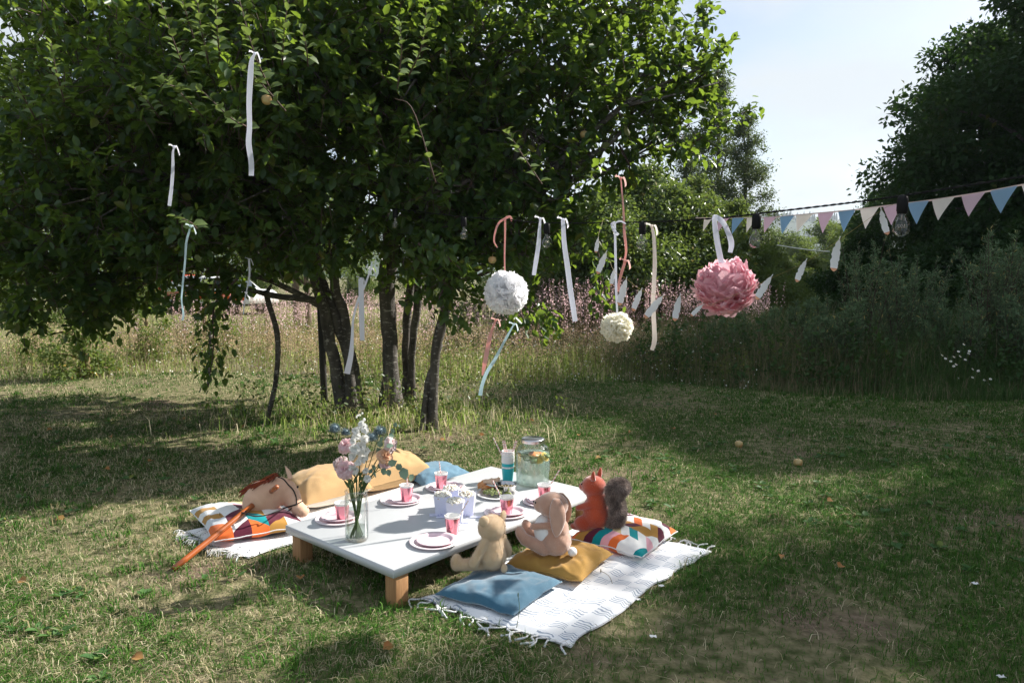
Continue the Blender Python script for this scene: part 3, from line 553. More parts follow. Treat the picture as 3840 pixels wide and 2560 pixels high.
M_tuft = grassmat('tuft_blades', ((.034, .115, .016), (.110, .225, .038)), ((.22, .18, .09), (.40, .33, .19)), .02, .25, .75)
M_straws = grassmat('straw_blades', ((.30, .24, .14), (.42, .34, .20)), ((.34, .27, .17), (.58, .49, .34)), .5, .9, .75)
# short lawn: most blades near the camera
Ys = np.linspace(2.1, 11.2, 400); pdf = Ys**-.55; cdf = np.cumsum(pdf); cdf /= cdf[-1]
n = 450000; y = np.interp(rng.random(n), cdf, Ys); x = (rng.random(n)*2 - 1)*(.78*y + .9)
den = vnoise(x*.8 + y*.6, y*.8 - x*.6, 40, 4, 1.3); patch = vnoise(x*.6 - y*.8 + 50, y*.6 + x*.8 + 50, 44, 4, .55); keep = (rng.random(n) < np.clip((den - .22)*2.6, .10, 1)) & (rng.random(n) < np.clip(1.25 - (patch - .60)*6, .34, 1))
keep &= ~inside(x, y, BLR, .0) & ~inside(x, y, BLL, .0); x, y = x[keep], y[keep]; n = len(x)
cl = vnoise(x*.83 + y*.55, y*.83 - x*.55, 47, 4, 1.7); h = (.026 + .060*rng.random(n)**1.6)*(.75 + .5*cl)
blades('lawn_grass', np.stack([x, y, np.zeros(n) - .002], 1), h, .0018*(1 + y/4.2)*(.6 + .8*rng.random(n)), .5 + 1.0*rng.random(n), M_lawn, label='short uneven lawn grass, green with dry straw patches')
# longer green tufts and straw lying flat between them
nt = 2300; y = np.interp(rng.random(nt), cdf, Ys); x = (rng.random(nt)*2 - 1)*(.76*y + .5); k = (rng.random(nt) < np.clip((vnoise(x*.7 + y*.7 + 9, y*.7 - x*.7, 49, 3, .8) - .36)*4, 0, 1)) & ~inside(x, y, BLR, .05) & ~inside(x, y, BLL, .05); x, y = x[k], y[k]; nt = len(x); m_ = 16
xx, yy = (x[:, None] + rng.normal(size=(nt, m_))*.030).ravel(), (y[:, None] + rng.normal(size=(nt, m_))*.030).ravel()
blades('grass_tufts', np.stack([xx, yy, 0*xx], 1), (.05 + .065*rng.random(nt*m_))*np.repeat(.7 + .5*rng.random(nt), m_), .0030*(1 + yy/4.5)*(.6 + .8*rng.random(nt*m_)), .5 + .8*rng.random(nt*m_), M_tuft, label='longer green tufts standing out of the short lawn')
n = 2600; y = np.interp(rng.random(n), cdf, Ys); x = (rng.random(n)*2 - 1)*(.76*y + .5); k = ~inside(x, y, BLR) & ~inside(x, y, BLL) & (rng.random(n) < np.clip(1.1 - .28*(x + 1), .25, 1)); x, y = x[k], y[k]; n = len(x)
blades('straw', np.stack([x, y, .012 + .022*rng.random(n)], 1), .025 + .05*rng.random(n), .0017*(1 + y/4.2)*(.6 + .8*rng.random(n)), 1.5 + .8*rng.random(n), M_straws, label='dry straw lying flat in the lawn')
M_clover = leafmat('lawn_weed_leaf', (.05, .12, .04), (.10, .19, .06), (.14, .24, .05), rough=.55, trans=.25, spec=.15)
nw = 900; y = np.interp(rng.random(nw), cdf, Ys); x = (rng.random(nw)*2 - 1)*(.76*y + .5); k = (vnoise(x*1.1, y*1.1, 58, 2, .9) > .5) & ~inside(x, y, BLR, .03) & ~inside(x, y, BLL, .03); x, y = x[k], y[k]; nw = len(x); an = rng.random((nw, 7))*6.28
D = np.stack([np.cos(an), np.sin(an), .25 + .35*rng.random((nw, 7))], -1); P = np.stack([x, y, 0*x + .012], 1)[:, None] + D*.008
o = add_obj('lawn_weeds', scatter('lawn_weeds', LEAF6, P.reshape(-1, 3), D.reshape(-1, 3), rv(nw*7, .25) + [0, 0, 1], (.025 + .035*rng.random(nw*7))), M_clover); o['kind'] = 'stuff'; o['label'] = 'small broad-leaved weeds in the lawn'
nc = 60000; x = (rng.random(nc)*2 - 1)*4; y = 2.2 + 5*rng.random(nc); pt = vnoise(x*.6 - y*.8 + 50, y*.6 + x*.8 + 50, 44, 4, .55); k = (pt > .64) & ~inside(x, y, BLR) & ~inside(x, y, BLL); x, y = x[k], y[k]; nc = len(x)
o = add_obj('soil_crumbs', scatter('soil_crumbs', LEAF4, np.stack([x, y, 0*x + .003], 1), rv(nc) + [0, 0, .3], rv(nc), .006 + .014*rng.random(nc)**2), mat('soil_crumb', (.26, .19, .14), rough=.95, hue2=(.10, .07, .05), scale=30, island=.4)); o['kind'] = 'stuff'; o['label'] = 'crumbs of dry soil on the bare patches of the lawn'
# meadow edge line
def edge(x): return 10.0 + .45*np.sin(x*.9) + .5*(vnoise(x, x*0, 60, 2, .5) - .5) - .5*np.clip((x - 2)/4, 0, 1) + .9*np.exp(-((x + 3.4)/2.2)**2)
Ys = np.linspace(9.4, 34, 400); pdf = Ys**-.75; cdf = np.cumsum(pdf); cdf /= cdf[-1]
n = 120000; y = np.interp(rng.random(n), cdf, Ys); x = (rng.random(n)*2 - 1)*(.80*y + 1); ed = edge(x); k = (y > ed) & (rng.random(n) < np.clip(vnoise(x, y, 66, 2, .8)*1.9 - .25, .1, 1)) & ~((x > 2.0) & (y < 13.5)); x, y = x[k], y[k]; n = len(x)
ramp = np.clip((y - edge(x))/3.4, 0, 1); hh = (.14 + .50*ramp)*(.55 + .75*vnoise(x, y, 70, 2, .7))*(.55 + .65*rng.random(n))
hh = np.where((x < -2) & (y < 13), hh*1.0, hh); hh = np.where(x < -7.5, hh*.55, hh); hh = hh*np.where((x < -1.0) & (y > 12.6), .36 + .25*np.clip((x + 3)/2, 0, 1), 1.0)
blades('meadow_grass', np.stack([x, y, np.zeros(n)], 1), hh, .0035*(1 + y/9)*(.5 + .9*rng.random(n)), .25 + .95*rng.random(n)**1.4, M_mead, label='tall pale meadow grass behind the apple stems')
n = 70000; y = 9.0 + 5.0*rng.random(n)**1.2; x = 1.6 + (.78*y - .6)*rng.random(n); k = (y > edge(x) - .15) & (rng.random(n) < np.clip(vnoise(x, y, 71, 2, 1.1)*2 - .3, .1, 1)); x, y = x[k], y[k]; n = len(x)
ramp = np.clip((y - edge(x))/1.4, 0, 1); hh = (.18 + (.55 + .45*np.clip((x - 1.6)/3, 0, 1))*ramp)*(.6 + .7*rng.random(n))
blades('weed_grass', np.stack([x, y, np.zeros(n)], 1), hh, .0055*(.5 + .9*rng.random(n)), .15 + .6*rng.random(n), M_dark, label='dark tall grass and weeds along the right edge of the lawn')
# leafy stalks through meadow and weeds
def stalks(name, n, fx, fy, hmin, hmax, per, ls_, m, ms, label, spread=.05):
    x, y = fx(n), fy(n); k = y > edge(x) + .1; x, y = x[k], y[k]; n = len(x); h = rng.uniform(hmin, hmax, n)*np.clip(.5 + (y - edge(x)), .5, 1); P0 = np.stack([x, y, 0*x], 1); P1 = P0 + np.stack([rng.normal(size=n)*.1*h, rng.normal(size=n)*.1*h, h], 1)
    t = .12 + .88*rng.random((n, per)); P = P0[:, None] + (P1 - P0)[:, None]*t[..., None] + rng.normal(size=(n, per, 3))*spread*(1.15 - t[..., None]); D = rng.normal(size=(n, per, 3)) + np.array([0, 0, .35]); U = rng.normal(size=(n, per, 3))*.6 + np.array([0, 0, 1])
    o = add_obj(name, scatter(name, LEAF4, P.reshape(-1, 3), D.reshape(-1, 3), U.reshape(-1, 3), ls_*(.6 + .8*rng.random(n*per))), m); o['kind'] = 'stuff'; o['label'] = label
    o2 = add_obj(name + '_stems', prisms(name + '_stems', P0, P1, .004, .0018), ms); o2['kind'] = 'stuff'; o2['label'] = 'thin stems of the ' + label
stalks('meadow_herbs', 4800, lambda n: (rng.random(n)*2 - 1)*9, lambda n: 10.2 + 9*rng.random(n)**1.4, .22, .62, 14, .035, M_bush, M_stem, 'small-leaved herbs among the meadow grass')
stalks('weed_herbs', 620, lambda n: 1.8 + 9*rng.random(n), lambda n: 9.5 + 4.0*rng.random(n), .30, 1.0, 22, .080, M_weed, M_twig, 'dark leafy weeds along the right edge of the lawn', .10)
# sprouts and long grass round the foot of the stems
n = 90; x = -1.35 + .75*rng.normal(size=n); y = 7.75 + .45*rng.normal(size=n); P0 = np.stack([x, y, 0*x], 1); h = .15 + .40*rng.random(n); P1 = P0 + np.stack([rng.normal(size=n)*.12, rng.normal(size=n)*.12, h], 1); t = rng.random((n, 12)); Pq = P0[:, None] + (P1-P0)[:, None]*t[..., None] + rng.normal(size=(n, 12, 3))*.03
o = add_obj('sprouts', scatter('sprouts', LEAF6, Pq.reshape(-1, 3), rv(n*12) + [0, 0, .4], rv(n*12, .6) + [0, 0, 1], .05), M_leafy); o['kind'] = 'stuff'; o['label'] = 'leafy sprouts round the foot of the apple stems'
o = add_obj('sprout_stems', prisms('sprout_stems', P0, P1, .003, .0015), M_stem); o['kind'] = 'stuff'; o['label'] = 'thin stems of the sprouts round the apple stems'
n = 2600; x = -1.35 + .85*rng.normal(size=n); y = 7.75 + .5*rng.normal(size=n); blades('stem_grass', np.stack([x, y, 0*x], 1), .08 + .25*rng.random(n), .006*(.6 + .8*rng.random(n)), .3 + .8*rng.random(n), M_mead, label='long grass left standing round the apple stems')
# fireweed
M_fire = mat('fireweed_pink', (.90, .62, .65), rough=.8, var=.12, island=.3, trans=.6, spec=.05); M_white = mat('tiny_white', (.75, .75, .68), rough=.7)
def fireweed(n, fx, fy, hm_, per, label, name):
    x, y = fx(n), fy(n); k = y > edge(x) + .5; x, y = x[k], y[k]; n = len(x); h = hm_*(.8 + .35*rng.random(n)); t = rng.random((n, per)); L_ = .30 + .35*rng.random((n, 1))
    P = np.stack([x[:, None] + rng.normal(size=(n, per))*.028*(1.2 - t), y[:, None] + rng.normal(size=(n, per))*.028*(1.2 - t), (h[:, None] - L_) + L_*t], -1)
    o = add_obj(name, scatter(name, LEAF4, P.reshape(-1, 3), rv(n*per) + [0, 0, .4], rv(n*per), .032), M_fire); o['kind'] = 'stuff'; o['label'] = label
    b0 = np.stack([x, y, 0*x], 1); o2 = add_obj(name + '_stems', prisms(name + '_stems', b0, b0 + np.stack([0*x, 0*x, h], 1), .004, .002), M_stem); o2['kind'] = 'stuff'; o2['label'] = 'stems of the ' + label
fireweed(820, lambda n: .5 + 4.4*rng.random(n), lambda n: 12.8 + 3.6*rng.random(n), 1.34, 15, 'band of tall pink fireweed behind the pompoms', 'fireweed')
fireweed(900, lambda n: -7 + 9*rng.random(n), lambda n: 11.8 + 8*rng.random(n), 1.05, 12, 'scattered pink fireweed in the open meadow', 'sparse_fireweed')
n = 2200; x = -6 + 9.5*rng.random(n); y = 9.7 + 4.5*rng.random(n); k = y > edge(x) - .3; x, y = x[k], y[k]; n = len(x)
o = add_obj('meadow_blossom', scatter('meadow_blossom', LEAF4, np.stack([x, y, (.08 + .4*np.clip(y - edge(x), 0, 1))*(.5 + rng.random(n))], 1), rv(n), rv(n) + [0, 0, 1], .03), M_white); o['kind'] = 'stuff'; o['label'] = 'tiny white blossom scattered along the meadow edge'
# seed heads, pale and airy
n = 8000; x = (rng.random(n)*2 - 1)*8; y = 10.4 + 6*rng.random(n); k = (y > edge(x) + .2) & (x < 2.5); x, y = x[k], y[k]; n = len(x); h = (.28 + .40*rng.random(n))*np.where((x < -1) & (y > 12.6), .5, 1)
P = np.stack([x, y, h], 1)[:, None] + rng.normal(size=(n, 7, 3))*np.array([.025, .025, .06]); M_seed = mat('seed_head', (.62, .46, .30), rough=.9, island=.3, trans=.4, spec=.05)
o = add_obj('seed_heads', scatter('seed_heads', LEAF4, P.reshape(-1, 3), rv(n*7) + [0, 0, .8], rv(n*7), .024), M_seed); o['kind'] = 'stuff'; o['label'] = 'pale airy seed heads of the meadow grass'

# tall mugwort plants at the right, each one a plant
def mug_proto(seed, h, ns=11):
    g = np.random.default_rng(seed); b = MB(); P = []; D = []
    for i in range(ns):
        a = g.random()*2*math.pi; l = .19*g.random() + .04; top = np.array([math.cos(a)*l*h, math.sin(a)*l*h, h*(.62 + .38*g.random()**.8)]); base = np.array([math.cos(a), math.sin(a), 0])*.06; S = spline([base, base*.55 + top*.45 + [0, 0, .10*h], top], 9); b.tube(S, np.linspace(.008, .002, 9), 5)
        for k in range(30):
            t = .18 + .82*g.random(); j = min(int(t*8), 7); p = S[j] + (S[j+1]-S[j])*(t*8-j); bl = h*(.20*(1.10 - t) + .025); dd = np.array([g.normal()*.7, g.normal()*.7, 1.3]); dd /= np.linalg.norm(dd); e = p + dd*bl
            b.tube([p, e], [.003, .001], 4, cap=False); m = 13; q = g.random(m)[:, None]; P.append(p + (e-p)*q + g.normal(size=(m, 3))*.008); D.append(np.tile(dd, (m, 1))*.9 + g.normal(size=(m, 3))*.8)
    P, D = np.concatenate(P), np.concatenate(D); return b.mesh('stem'), scatter('leaves', LEAFN, P, D, g.normal(size=P.shape)*.6 + [0, 0, 1], .055*(.6 + .8*g.random(len(P))))
for k, (s_, h_) in enumerate([(31, 2.2), (32, 1.75), (33, 1.25)]):
    PROTO[f'mug{k}'] = mug_proto(s_, h_)
MUG = [(1985, 10.8, 0, 1.02, 'tall grey-green mugwort under the feather with the white stem'), (2075, 10.9, 1, 1.08, 'bushy grey-green mugwort under the nearest bulb'), (2275, 11.0, 0, 1.10, 'tallest pale mugwort plume near the right edge'), (2150, 10.6, 2, 1.0, 'grey-green mugwort between the two tallest plumes'), (2345, 10.4, 2, 1.05, 'mugwort at the right edge of the lawn'), (1900, 11.2, 2, 1.0, 'shorter mugwort left of the tall plumes'), (1830, 11.6, 2, .95, 'thin mugwort below the small feather'), (1760, 11.8, 2, .85, 'low mugwort right below the pink pompom'), (1700, 11.6, 2, .78, 'low weed plant below the pink pompom'), (2210, 12.4, 1, .80, 'mugwort deeper in the weeds behind the front row'), (2030, 12.4, 1, .78, 'mugwort behind the front row under the bunting'), (1640, 12.0, 2, .7, 'low weed plant left below the pink pompom'), (1945, 10.3, 2, 1.0, 'low mugwort at the front left of the tall plumes'), (2110, 11.4, 0, .93, 'mugwort rising behind the bushy one under the nearest bulb'), (2320, 11.6, 0, 1.0, 'tall mugwort just left of the right edge'), (2235, 10.2, 2, .9, 'low mugwort in front of the tallest plume'), (1870, 10.5, 2, .8, 'small mugwort at the lawn edge below the small feather'), (2420, 11.6, 0, 1.0, 'mugwort just past the right edge')]
for i, (u, Y, k, s, L) in enumerate(MUG):
    t = plant_tree(f'mug{k}', 'mugwort', A(u, 700, Y)[0], Y, s, i*1.3, L, 'tall mugwort plants along the right', cat='plant', lm=M_mug, bm_=M_twig)
    for c in t.children: c.name = {'trunk': 'stem', 'crown': 'leaves'}[c.name.split('.')[0]]
# ox-eye daisies at the foot of the weeds
M_dy = mat('daisy_eye', (.75, .5, .05)); M_dp = mat('daisy_petal', (.82, .82, .80), rough=.6)
def zs(x, y): return ((3000 + x/1.96)/VS, (700 + y/1.96)/VS)
for i, (x, y) in enumerate([(1070, 1262), (1108, 1282), (1132, 1250), (1178, 1246), (1215, 1270), (1148, 1305), (1245, 1208), (1165, 1210), (1045, 1238), (1130, 1318), (1205, 1158), (1270, 1340), (1268, 1400), (1310, 1352), (1388, 1448), (1355, 1420), (1400, 1412), (1160, 1405), (1240, 1225)]):
    p = A(*zs(x, y), 9.35 + .3*((i*37) % 10)/10); t = thing('daisy', 'white daisy in the loose cluster at the foot of the right-hand weeds', 'flower', (p[0], p[1] + .05, 0), 0, 'white daisies at the foot of the weeds')
    tl_ = wloc(t); pl = p - tl_; b = MB(); b.tube(spline([[.03, 0, 0], [.0, .01, pl[2]*.5], pl], 6), .0025, 4); build('stem', b, M_willow, t, local=True)
    nrm = np.array([.25*rng.normal(), -.6, .8]); b = MB(); b.ell(pl, [.008]*3, sub=1); build('eye', b, M_dy, t, local=True)
    an = np.arange(12)/12*2*math.pi; X, Y_, Z = frames(np.array([[1.0, .1, .1]]), nrm[None]); dd = np.cos(an)[:, None]*X + np.sin(an)[:, None]*Y_ ; dd = dd - Z*0
    me = scatter('petals', LEAF4, np.tile(pl, (12, 1)), np.cos(an)[:, None]*X[0] + np.sin(an)[:, None]*Z[0]*0 + np.sin(an)[:, None]*np.cross(nrm/np.linalg.norm(nrm), X[0]), np.tile(nrm, (12, 1)), .020); add_obj('petals', me, M_dp, t)

# props in the tree: pole and stake
M_post = mat('grey_stake', (.045, .042, .04), rough=.9, bump=.5, bscale=40)
b = MB(); P = spline([G(z9(1388, 1065)[0], z9(1388, 1065)[1]), A(*z9(1432, 860), 7.6), A(*z9(1440, 640), 7.55), A(*z9(1395, 470), 7.5), A(*z9(1378, 400), 7.47)], 16); P[0][2] = -.02; b.tube(P, np.linspace(.026, .030, 16)*(1 + .06*rng.normal(size=16)), 9)
b.tube([P[-2], P[-1] + [.06, 0, .06]], [.024, .012], 7); solo('prop_pole', b, M_bark, 'bent bare pole propping up the long low branch', 'pole')
b = MB(); p = G(*z9(1685, 992)); q = A(*z9(1660, 470), p[1]); b.tube([p - [0, 0, .05], .5*(p+q), q], [.042, .040, .038], 8); solo('tree_stake', b, M_post, 'straight dark grey stake standing beside the left stems', 'stake')
section(True)
# ------------------------------------------------------------------ cloth: blankets and cushions
def uvmat(name, build_col, rough=.85, bump=0.25, bscale=500, sheen=.15):
    m = bpy.data.materials.new(name); m.use_nodes = True; N, L = m.node_tree.nodes, m.node_tree.links; b = N['Principled BSDF']
    b.inputs['Roughness'].default_value = rough; b.inputs['Specular IOR Level'].default_value = .2; b.inputs['Sheen Weight'].default_value = sheen
    uv = N.new('ShaderNodeUVMap'); sp = N.new('ShaderNodeSeparateXYZ'); L.new(uv.outputs['UV'], sp.inputs[0])
    def M(op, a, b_=None, c=None):
        n = N.new('ShaderNodeMath'); n.operation = op
        for i, q in enumerate((a, b_, c)):
            if q is None: continue
            if isinstance(q, (int, float)): n.inputs[i].default_value = q
            else: L.new(q, n.inputs[i])
        return n.outputs[0]
    def noise(s, d=2, vec=None):
        n = N.new('ShaderNodeTexNoise'); n.inputs['Scale'].default_value = s; n.inputs['Detail'].default_value = d; L.new(vec or uv.outputs['UV'], n.inputs['Vector']); return n.outputs['Fac']
    def mix(f, c1, c2):
        n = N.new('ShaderNodeMixRGB')
        for i, q in enumerate((f, c1, c2)):
            if isinstance(q, (int, float)): n.inputs[i].default_value = q
            elif isinstance(q, tuple): n.inputs[i].default_value = (*q, 1)
            else: L.new(q, n.inputs[i])
        return n.outputs['Color']
    col = build_col(N, L, sp.outputs[0], sp.outputs[1], M, noise, mix); L.new(col, b.inputs['Base Color'])
    if bump:
        bp = N.new('ShaderNodeBump'); bp.inputs['Strength'].default_value = bump; bp.inputs['Distance'].default_value = .002; L.new(noise(bscale, 2), bp.inputs['Height']); L.new(bp.outputs['Normal'], b.inputs['Normal'])
    return m
def striped(N, L, u, v, M, noise, mix):   # u across (0..1), v along: broken groups of thin grey-blue lines
    wob = M('MULTIPLY', M('SUBTRACT', noise(9), .5), .06); vv = M('ADD', v, wob)
    col = M('FLOOR', M('MULTIPLY', u, 9)); off = M('MULTIPLY', M('FRACT', M('MULTIPLY', col, .618)), .075)
    g = M('FRACT', M('MULTIPLY', M('ADD', vv, off), 10)); ingr = M('LESS_THAN', g, .54)
    line = M('LESS_THAN', M('FRACT', M('MULTIPLY', g, 7.5)), .38)
    wn_ = N.new('ShaderNodeTexWhiteNoise'); cb = N.new('ShaderNodeCombineXYZ'); L.new(col, cb.inputs[0]); L.new(M('FLOOR', M('MULTIPLY', M('ADD', vv, off), 10)), cb.inputs[1]); L.new(cb.outputs[0], wn_.inputs['Vector'])
    on = M('LESS_THAN', wn_.outputs['Value'], .88); fu = M('FRACT', M('MULTIPLY', u, 9)); endm = M('MULTIPLY', M('GREATER_THAN', fu, .06), M('LESS_THAN', fu, .97))
    f = M('MULTIPLY', M('MULTIPLY', ingr, line), M('MULTIPLY', on, endm)); return mix(M('MULTIPLY', f, .85), (.88, .88, .89), (.24, .30, .40))
def dotted(N, L, u, v, M, noise, mix):    # white with dotted dark lines along both long sides and the end
    wob = M('MULTIPLY', M('SUBTRACT', noise(7), .5), .02); uu = M('ADD', u, wob); f = None
    for p in (.10, .22, .78, .90):
        d = M('LESS_THAN', M('ABSOLUTE', M('SUBTRACT', uu, p)), .0065); f = d if f is None else M('MAXIMUM', f, d)
    f = M('MULTIPLY', f, M('GREATER_THAN', M('FRACT', M('MULTIPLY', v, 150)), .45))
    e = M('MULTIPLY', M('LESS_THAN', M('ABSOLUTE', M('SUBTRACT', v, .045)), .0028), M('GREATER_THAN', M('FRACT', M('MULTIPLY', u, 60)), .45))
    return mix(M('MULTIPLY', M('MAXIMUM', f, e), .9), (.80, .80, .80), (.04, .05, .07))
PAL = [(0, (.80, .79, .76)), (.30, (.62, .64, .66)), (.38, (.43, .22, .045)), (.52, (.62, .48, .26)), (.62, (.78, .40, .45)), (.71, (.72, .15, .03)), (.80, (.0, .24, .26)), (.88, (.10, .012, .03))]
def geo_pattern(seed, nc=5.0, nr=6.2):
    def f(N, L, u, v, M, noise, mix):
        x = M('MULTIPLY', u, nc); c = M('FLOOR', x); fx = M('FRACT', x); odd = M('MODULO', c, 2.0)
        sl = M('ADD', M('MULTIPLY', fx, M('SUBTRACT', 1, odd)), M('MULTIPLY', M('SUBTRACT', 1, fx), odd))
        y = M('ADD', M('MULTIPLY', v, nr), M('MULTIPLY', sl, .85)); r = M('FLOOR', y)
        cb = N.new('ShaderNodeCombineXYZ'); L.new(c, cb.inputs[0]); L.new(r, cb.inputs[1]); cb.inputs[2].default_value = seed
        w = N.new('ShaderNodeTexWhiteNoise'); L.new(cb.outputs[0], w.inputs['Vector']); rr = N.new('ShaderNodeValToRGB'); rr.color_ramp.interpolation = 'CONSTANT'; el = rr.color_ramp.elements
        el[0].position = 0; el[0].color = (*PAL[0][1], 1); el[1].position = PAL[1][0]; el[1].color = (*PAL[1][1], 1)
        for p, cc in PAL[2:]:
            q = el.new(p); q.color = (*cc, 1)
        L.new(w.outputs['Value'], rr.inputs['Fac']); return rr.outputs['Color']
    return f
def plain(c, var=.10, s=5):
    return lambda N, L, u, v, M, noise, mix: mix(noise(s, 4), tuple(np.array(c)*(1-var)), tuple(np.minimum(1, np.array(c)*(1+var))))
M_str = uvmat('striped_cotton', striped); M_dot = uvmat('white_cotton', dotted); M_fr = mat('cotton_fringe', (.80, .80, .80), rough=.9, var=.05, bump=.5, bscale=300)
M_geoL = uvmat('geometric_print_warm', geo_pattern(7.7, 5, 7), bscale=700); M_geoR = uvmat('geometric_print', geo_pattern(2.4, 6, 8.5), bscale=700)
M_gold = uvmat('gold_linen', plain((.50, .32, .15)), bscale=600); M_goldw = uvmat('cream_underside', plain((.74, .66, .56)))
M_must = uvmat('mustard_linen', plain((.40, .225, .055)), bscale=600); M_blue = uvmat('blue_velvet', plain((.032, .125, .20), .3, 4), rough=.7, sheen=.7, bscale=900); M_blue2 = uvmat('dusty_blue_cotton', plain((.13, .24, .33)))

def blanket(name, C, m, label, rz, gsize, amp, ntas, ends, tl, twist=True):
    C = [np.array(c) for c in C]; nu, nv = gsize; U, V = np.meshgrid(np.linspace(0, 1, nu), np.linspace(0, 1, nv), indexing='ij')
    P = ((1-U)*(1-V))[..., None]*C[0] + (U*(1-V))[..., None]*C[1] + (U*V)[..., None]*C[2] + ((1-U)*V)[..., None]*C[3]
    ex, ey = vnoise(V*9 + U*2, U*3, 81, 2), vnoise(V*7 + 40, U*4, 82, 2); P = P + (np.stack([ex, ey], -1) - .5)*.05
    Z = .022 + amp*(vnoise(P[..., 0]*5 + P[..., 1]*3, P[..., 1]*5, 83, 2)*.6 + .55*vnoise((P[..., 0]*.65 - P[..., 1]*.76)*9, (P[..., 0] + P[..., 1])*2, 84, 2) - .4); edge_ = np.minimum(np.minimum(U, 1-U), np.minimum(V, 1-V)); Z = np.where(edge_ < .02, np.minimum(Z, .018), Z)
    c = P.reshape(-1, 2).mean(0); t = thing(name, label, 'blanket', (*c, 0)); b = MB(); uvs = np.stack([U, V], -1)
    b.grid(np.concatenate([P, Z[..., None]], -1), uvs); b.grid(np.concatenate([P, Z[..., None] - .007], -1), uvs, True); o = build('cloth', b, m, t)
    for e in ends:
        j = 0 if e == 0 else nv-1
        for k in range(ntas):
            f = (k + .5 + .25*rng.normal()*.6)/ntas; i = int(np.clip(f*(nu-1), 0, nu-2)); p = P[i, j]; z = Z[i, j]; d = P[i, 0] - P[i, -1]; d = d/np.linalg.norm(d)*(1 if e == 0 else -1); s = np.array([-d[1], d[0]])
            l = tl*(.65 + .7*rng.random()); q = [np.array([*(p - d*.004), z - .003]), np.array([*(p + d*l*.35 + s*rng.normal()*.012), .022]), np.array([*(p + d*l*.7 + s*rng.normal()*.022), .026]), np.array([*(p + d*l + s*rng.normal()*.035), .014])]
            b = MB(); S = spline(q, 9)
            if twist: b.tube(S, .0042*(1 + .25*np.sin(np.arange(9)*2.1)), 5); b.ell(S[-1], [.006]*3, sub=1)
            else:
                for h in range(6):
                    b.tube(S + np.linspace(0, 1, 9)[:, None]*np.append(s*rng.normal()*.022 + d*rng.normal()*.012, .008*rng.random()), .0013, 3)
            build('tassel', b, M_fr, t)
    return t
blanket('striped_blanket', BLR, M_str, 'white blanket with broken grey-blue stripes and twisted tassels under the blue and mustard cushions', 0, (60, 90), .036, 19, (0, 1), .075)
blanket('fringed_blanket', BLL, M_dot, 'white blanket with dotted black lines and a frayed fringe, on the left of the table', 0, (50, 110), .022, 24, (0, 1), .07, False)

def cushion(name, C, h, z0, m, label, group, pipe=None, sub=None, dent=None, tilt=None, wr=.5, seam=True, cat='cushion', pull=.05, under=None):
    """four plan corners (front, right, back, left), plump height h, resting at z0"""
    n = 41; a = np.linspace(-1, 1, n); U, V = np.meshgrid(a, a, indexing='ij'); C = [np.array(c, float) for c in C]
    u, v = (U+1)/2, (V+1)/2; P = ((1-u)*(1-v))[..., None]*C[0] + (u*(1-v))[..., None]*C[1] + (u*v)[..., None]*C[2] + ((1-u)*v)[..., None]*C[3]; ctr = sum(C)/4
    pin = 1 - pull*(1 - U**2)*np.abs(V)**3 - pull*(1 - V**2)*np.abs(U)**3; P = ctr + (P - ctr)*pin[..., None]
    dome = ((1 - U**2)*(1 - V**2)); dome = np.clip(dome, 0, 1)**.42; rad = np.abs(U*V)
    w = (vnoise(U*2.2 + 5, V*2.2, int(100*h) + 7, 3) - .5) + .6*(vnoise((U+V)*3.5, (U-V)*1.0, int(100*h) + 9, 2) - .5)*np.clip(rad*2 + .25, 0, 1)
    ed = np.maximum(abs(U), abs(V)); sea = h*.30 + (.016*(vnoise(U*3, V*3, 55, 2) - .5))*(ed > .8)
    cr = vnoise((U*np.sign(V) + np.abs(V))*1.2 + 9, (U - V)*5.5, int(1000*h) + 11, 2) - .5; top = sea + h*.70*dome + wr*h*(.36*w + .20*cr*np.clip(rad*3, 0, 1))*np.clip(dome*1.3, 0, 1); bot = sea - np.minimum(h*.30, h*.42*dome)
    if dent is not None:
        for (du, dv, dr, dd) in dent: top -= dd*np.exp(-((U-du)**2 + (V-dv)**2)/dr**2)
    if tilt is not None: top = top + tilt[0]*U + tilt[1]*V; bot = bot + np.maximum(tilt[0]*U + tilt[1]*V, -.5*h)*1.0
    t = thing(name, label, cat, (*ctr, z0), 0, group); uvs = np.stack([u, v], -1); b = MB()
    b.grid(np.concatenate([P, (top + z0)[..., None]], -1), uvs)
    if under is None: b.grid(np.concatenate([P, (bot + z0)[..., None]], -1), uvs, True)
    build('cover', b, m, t)
    if under is not None: b = MB(); b.grid(np.concatenate([P, (bot + z0)[..., None]], -1), uvs, True); build('underside', b, under, t)
    if seam:
        ring = [(i, 0) for i in range(n)] + [(n-1, j) for j in range(1, n)] + [(i, n-1) for i in range(n-2, -1, -1)] + [(0, j) for j in range(n-2, 0, -1)]
        S = np.array([[*P[i, j], sea[i, j] + z0] for (i, j) in ring]); b = MB(); b.tube(S[np.r_[0:len(S), 0]], .0032, 5, cap=False, flat=None); build('seam', b, pipe or m, t)
    return t
CG = 'cushions laid round the low table'
cushion('cushion', [(.015, 3.035), (.250, 3.385), (-.105, 3.60), (-.350, 3.250)], .085, .030, M_blue, 'smooth blue velvet cushion under the teddy bear', CG, dent=[(-.15, .55, .35, .022), (.2, -.1, .5, .010)], wr=.8)
cushion('cushion', [(.345, 3.375), (.545, 3.72), (.165, 3.93), (-.035, 3.56)], .115, .030, M_must, 'mustard linen cushion under the sitting rabbit', CG, dent=[(-.1, .15, .5, .030), (-.75, -.1, .25, .02)], wr=1.25)
cushion('cushion', [(.690, 3.66), (.965, 4.05), (.62, 4.33), (.330, 3.94)], .135, .030, M_geoR, 'cushion with a coloured zigzag print under the squirrel', CG, M_fr, dent=[(-.2, .75, .45, .035)], wr=.6)
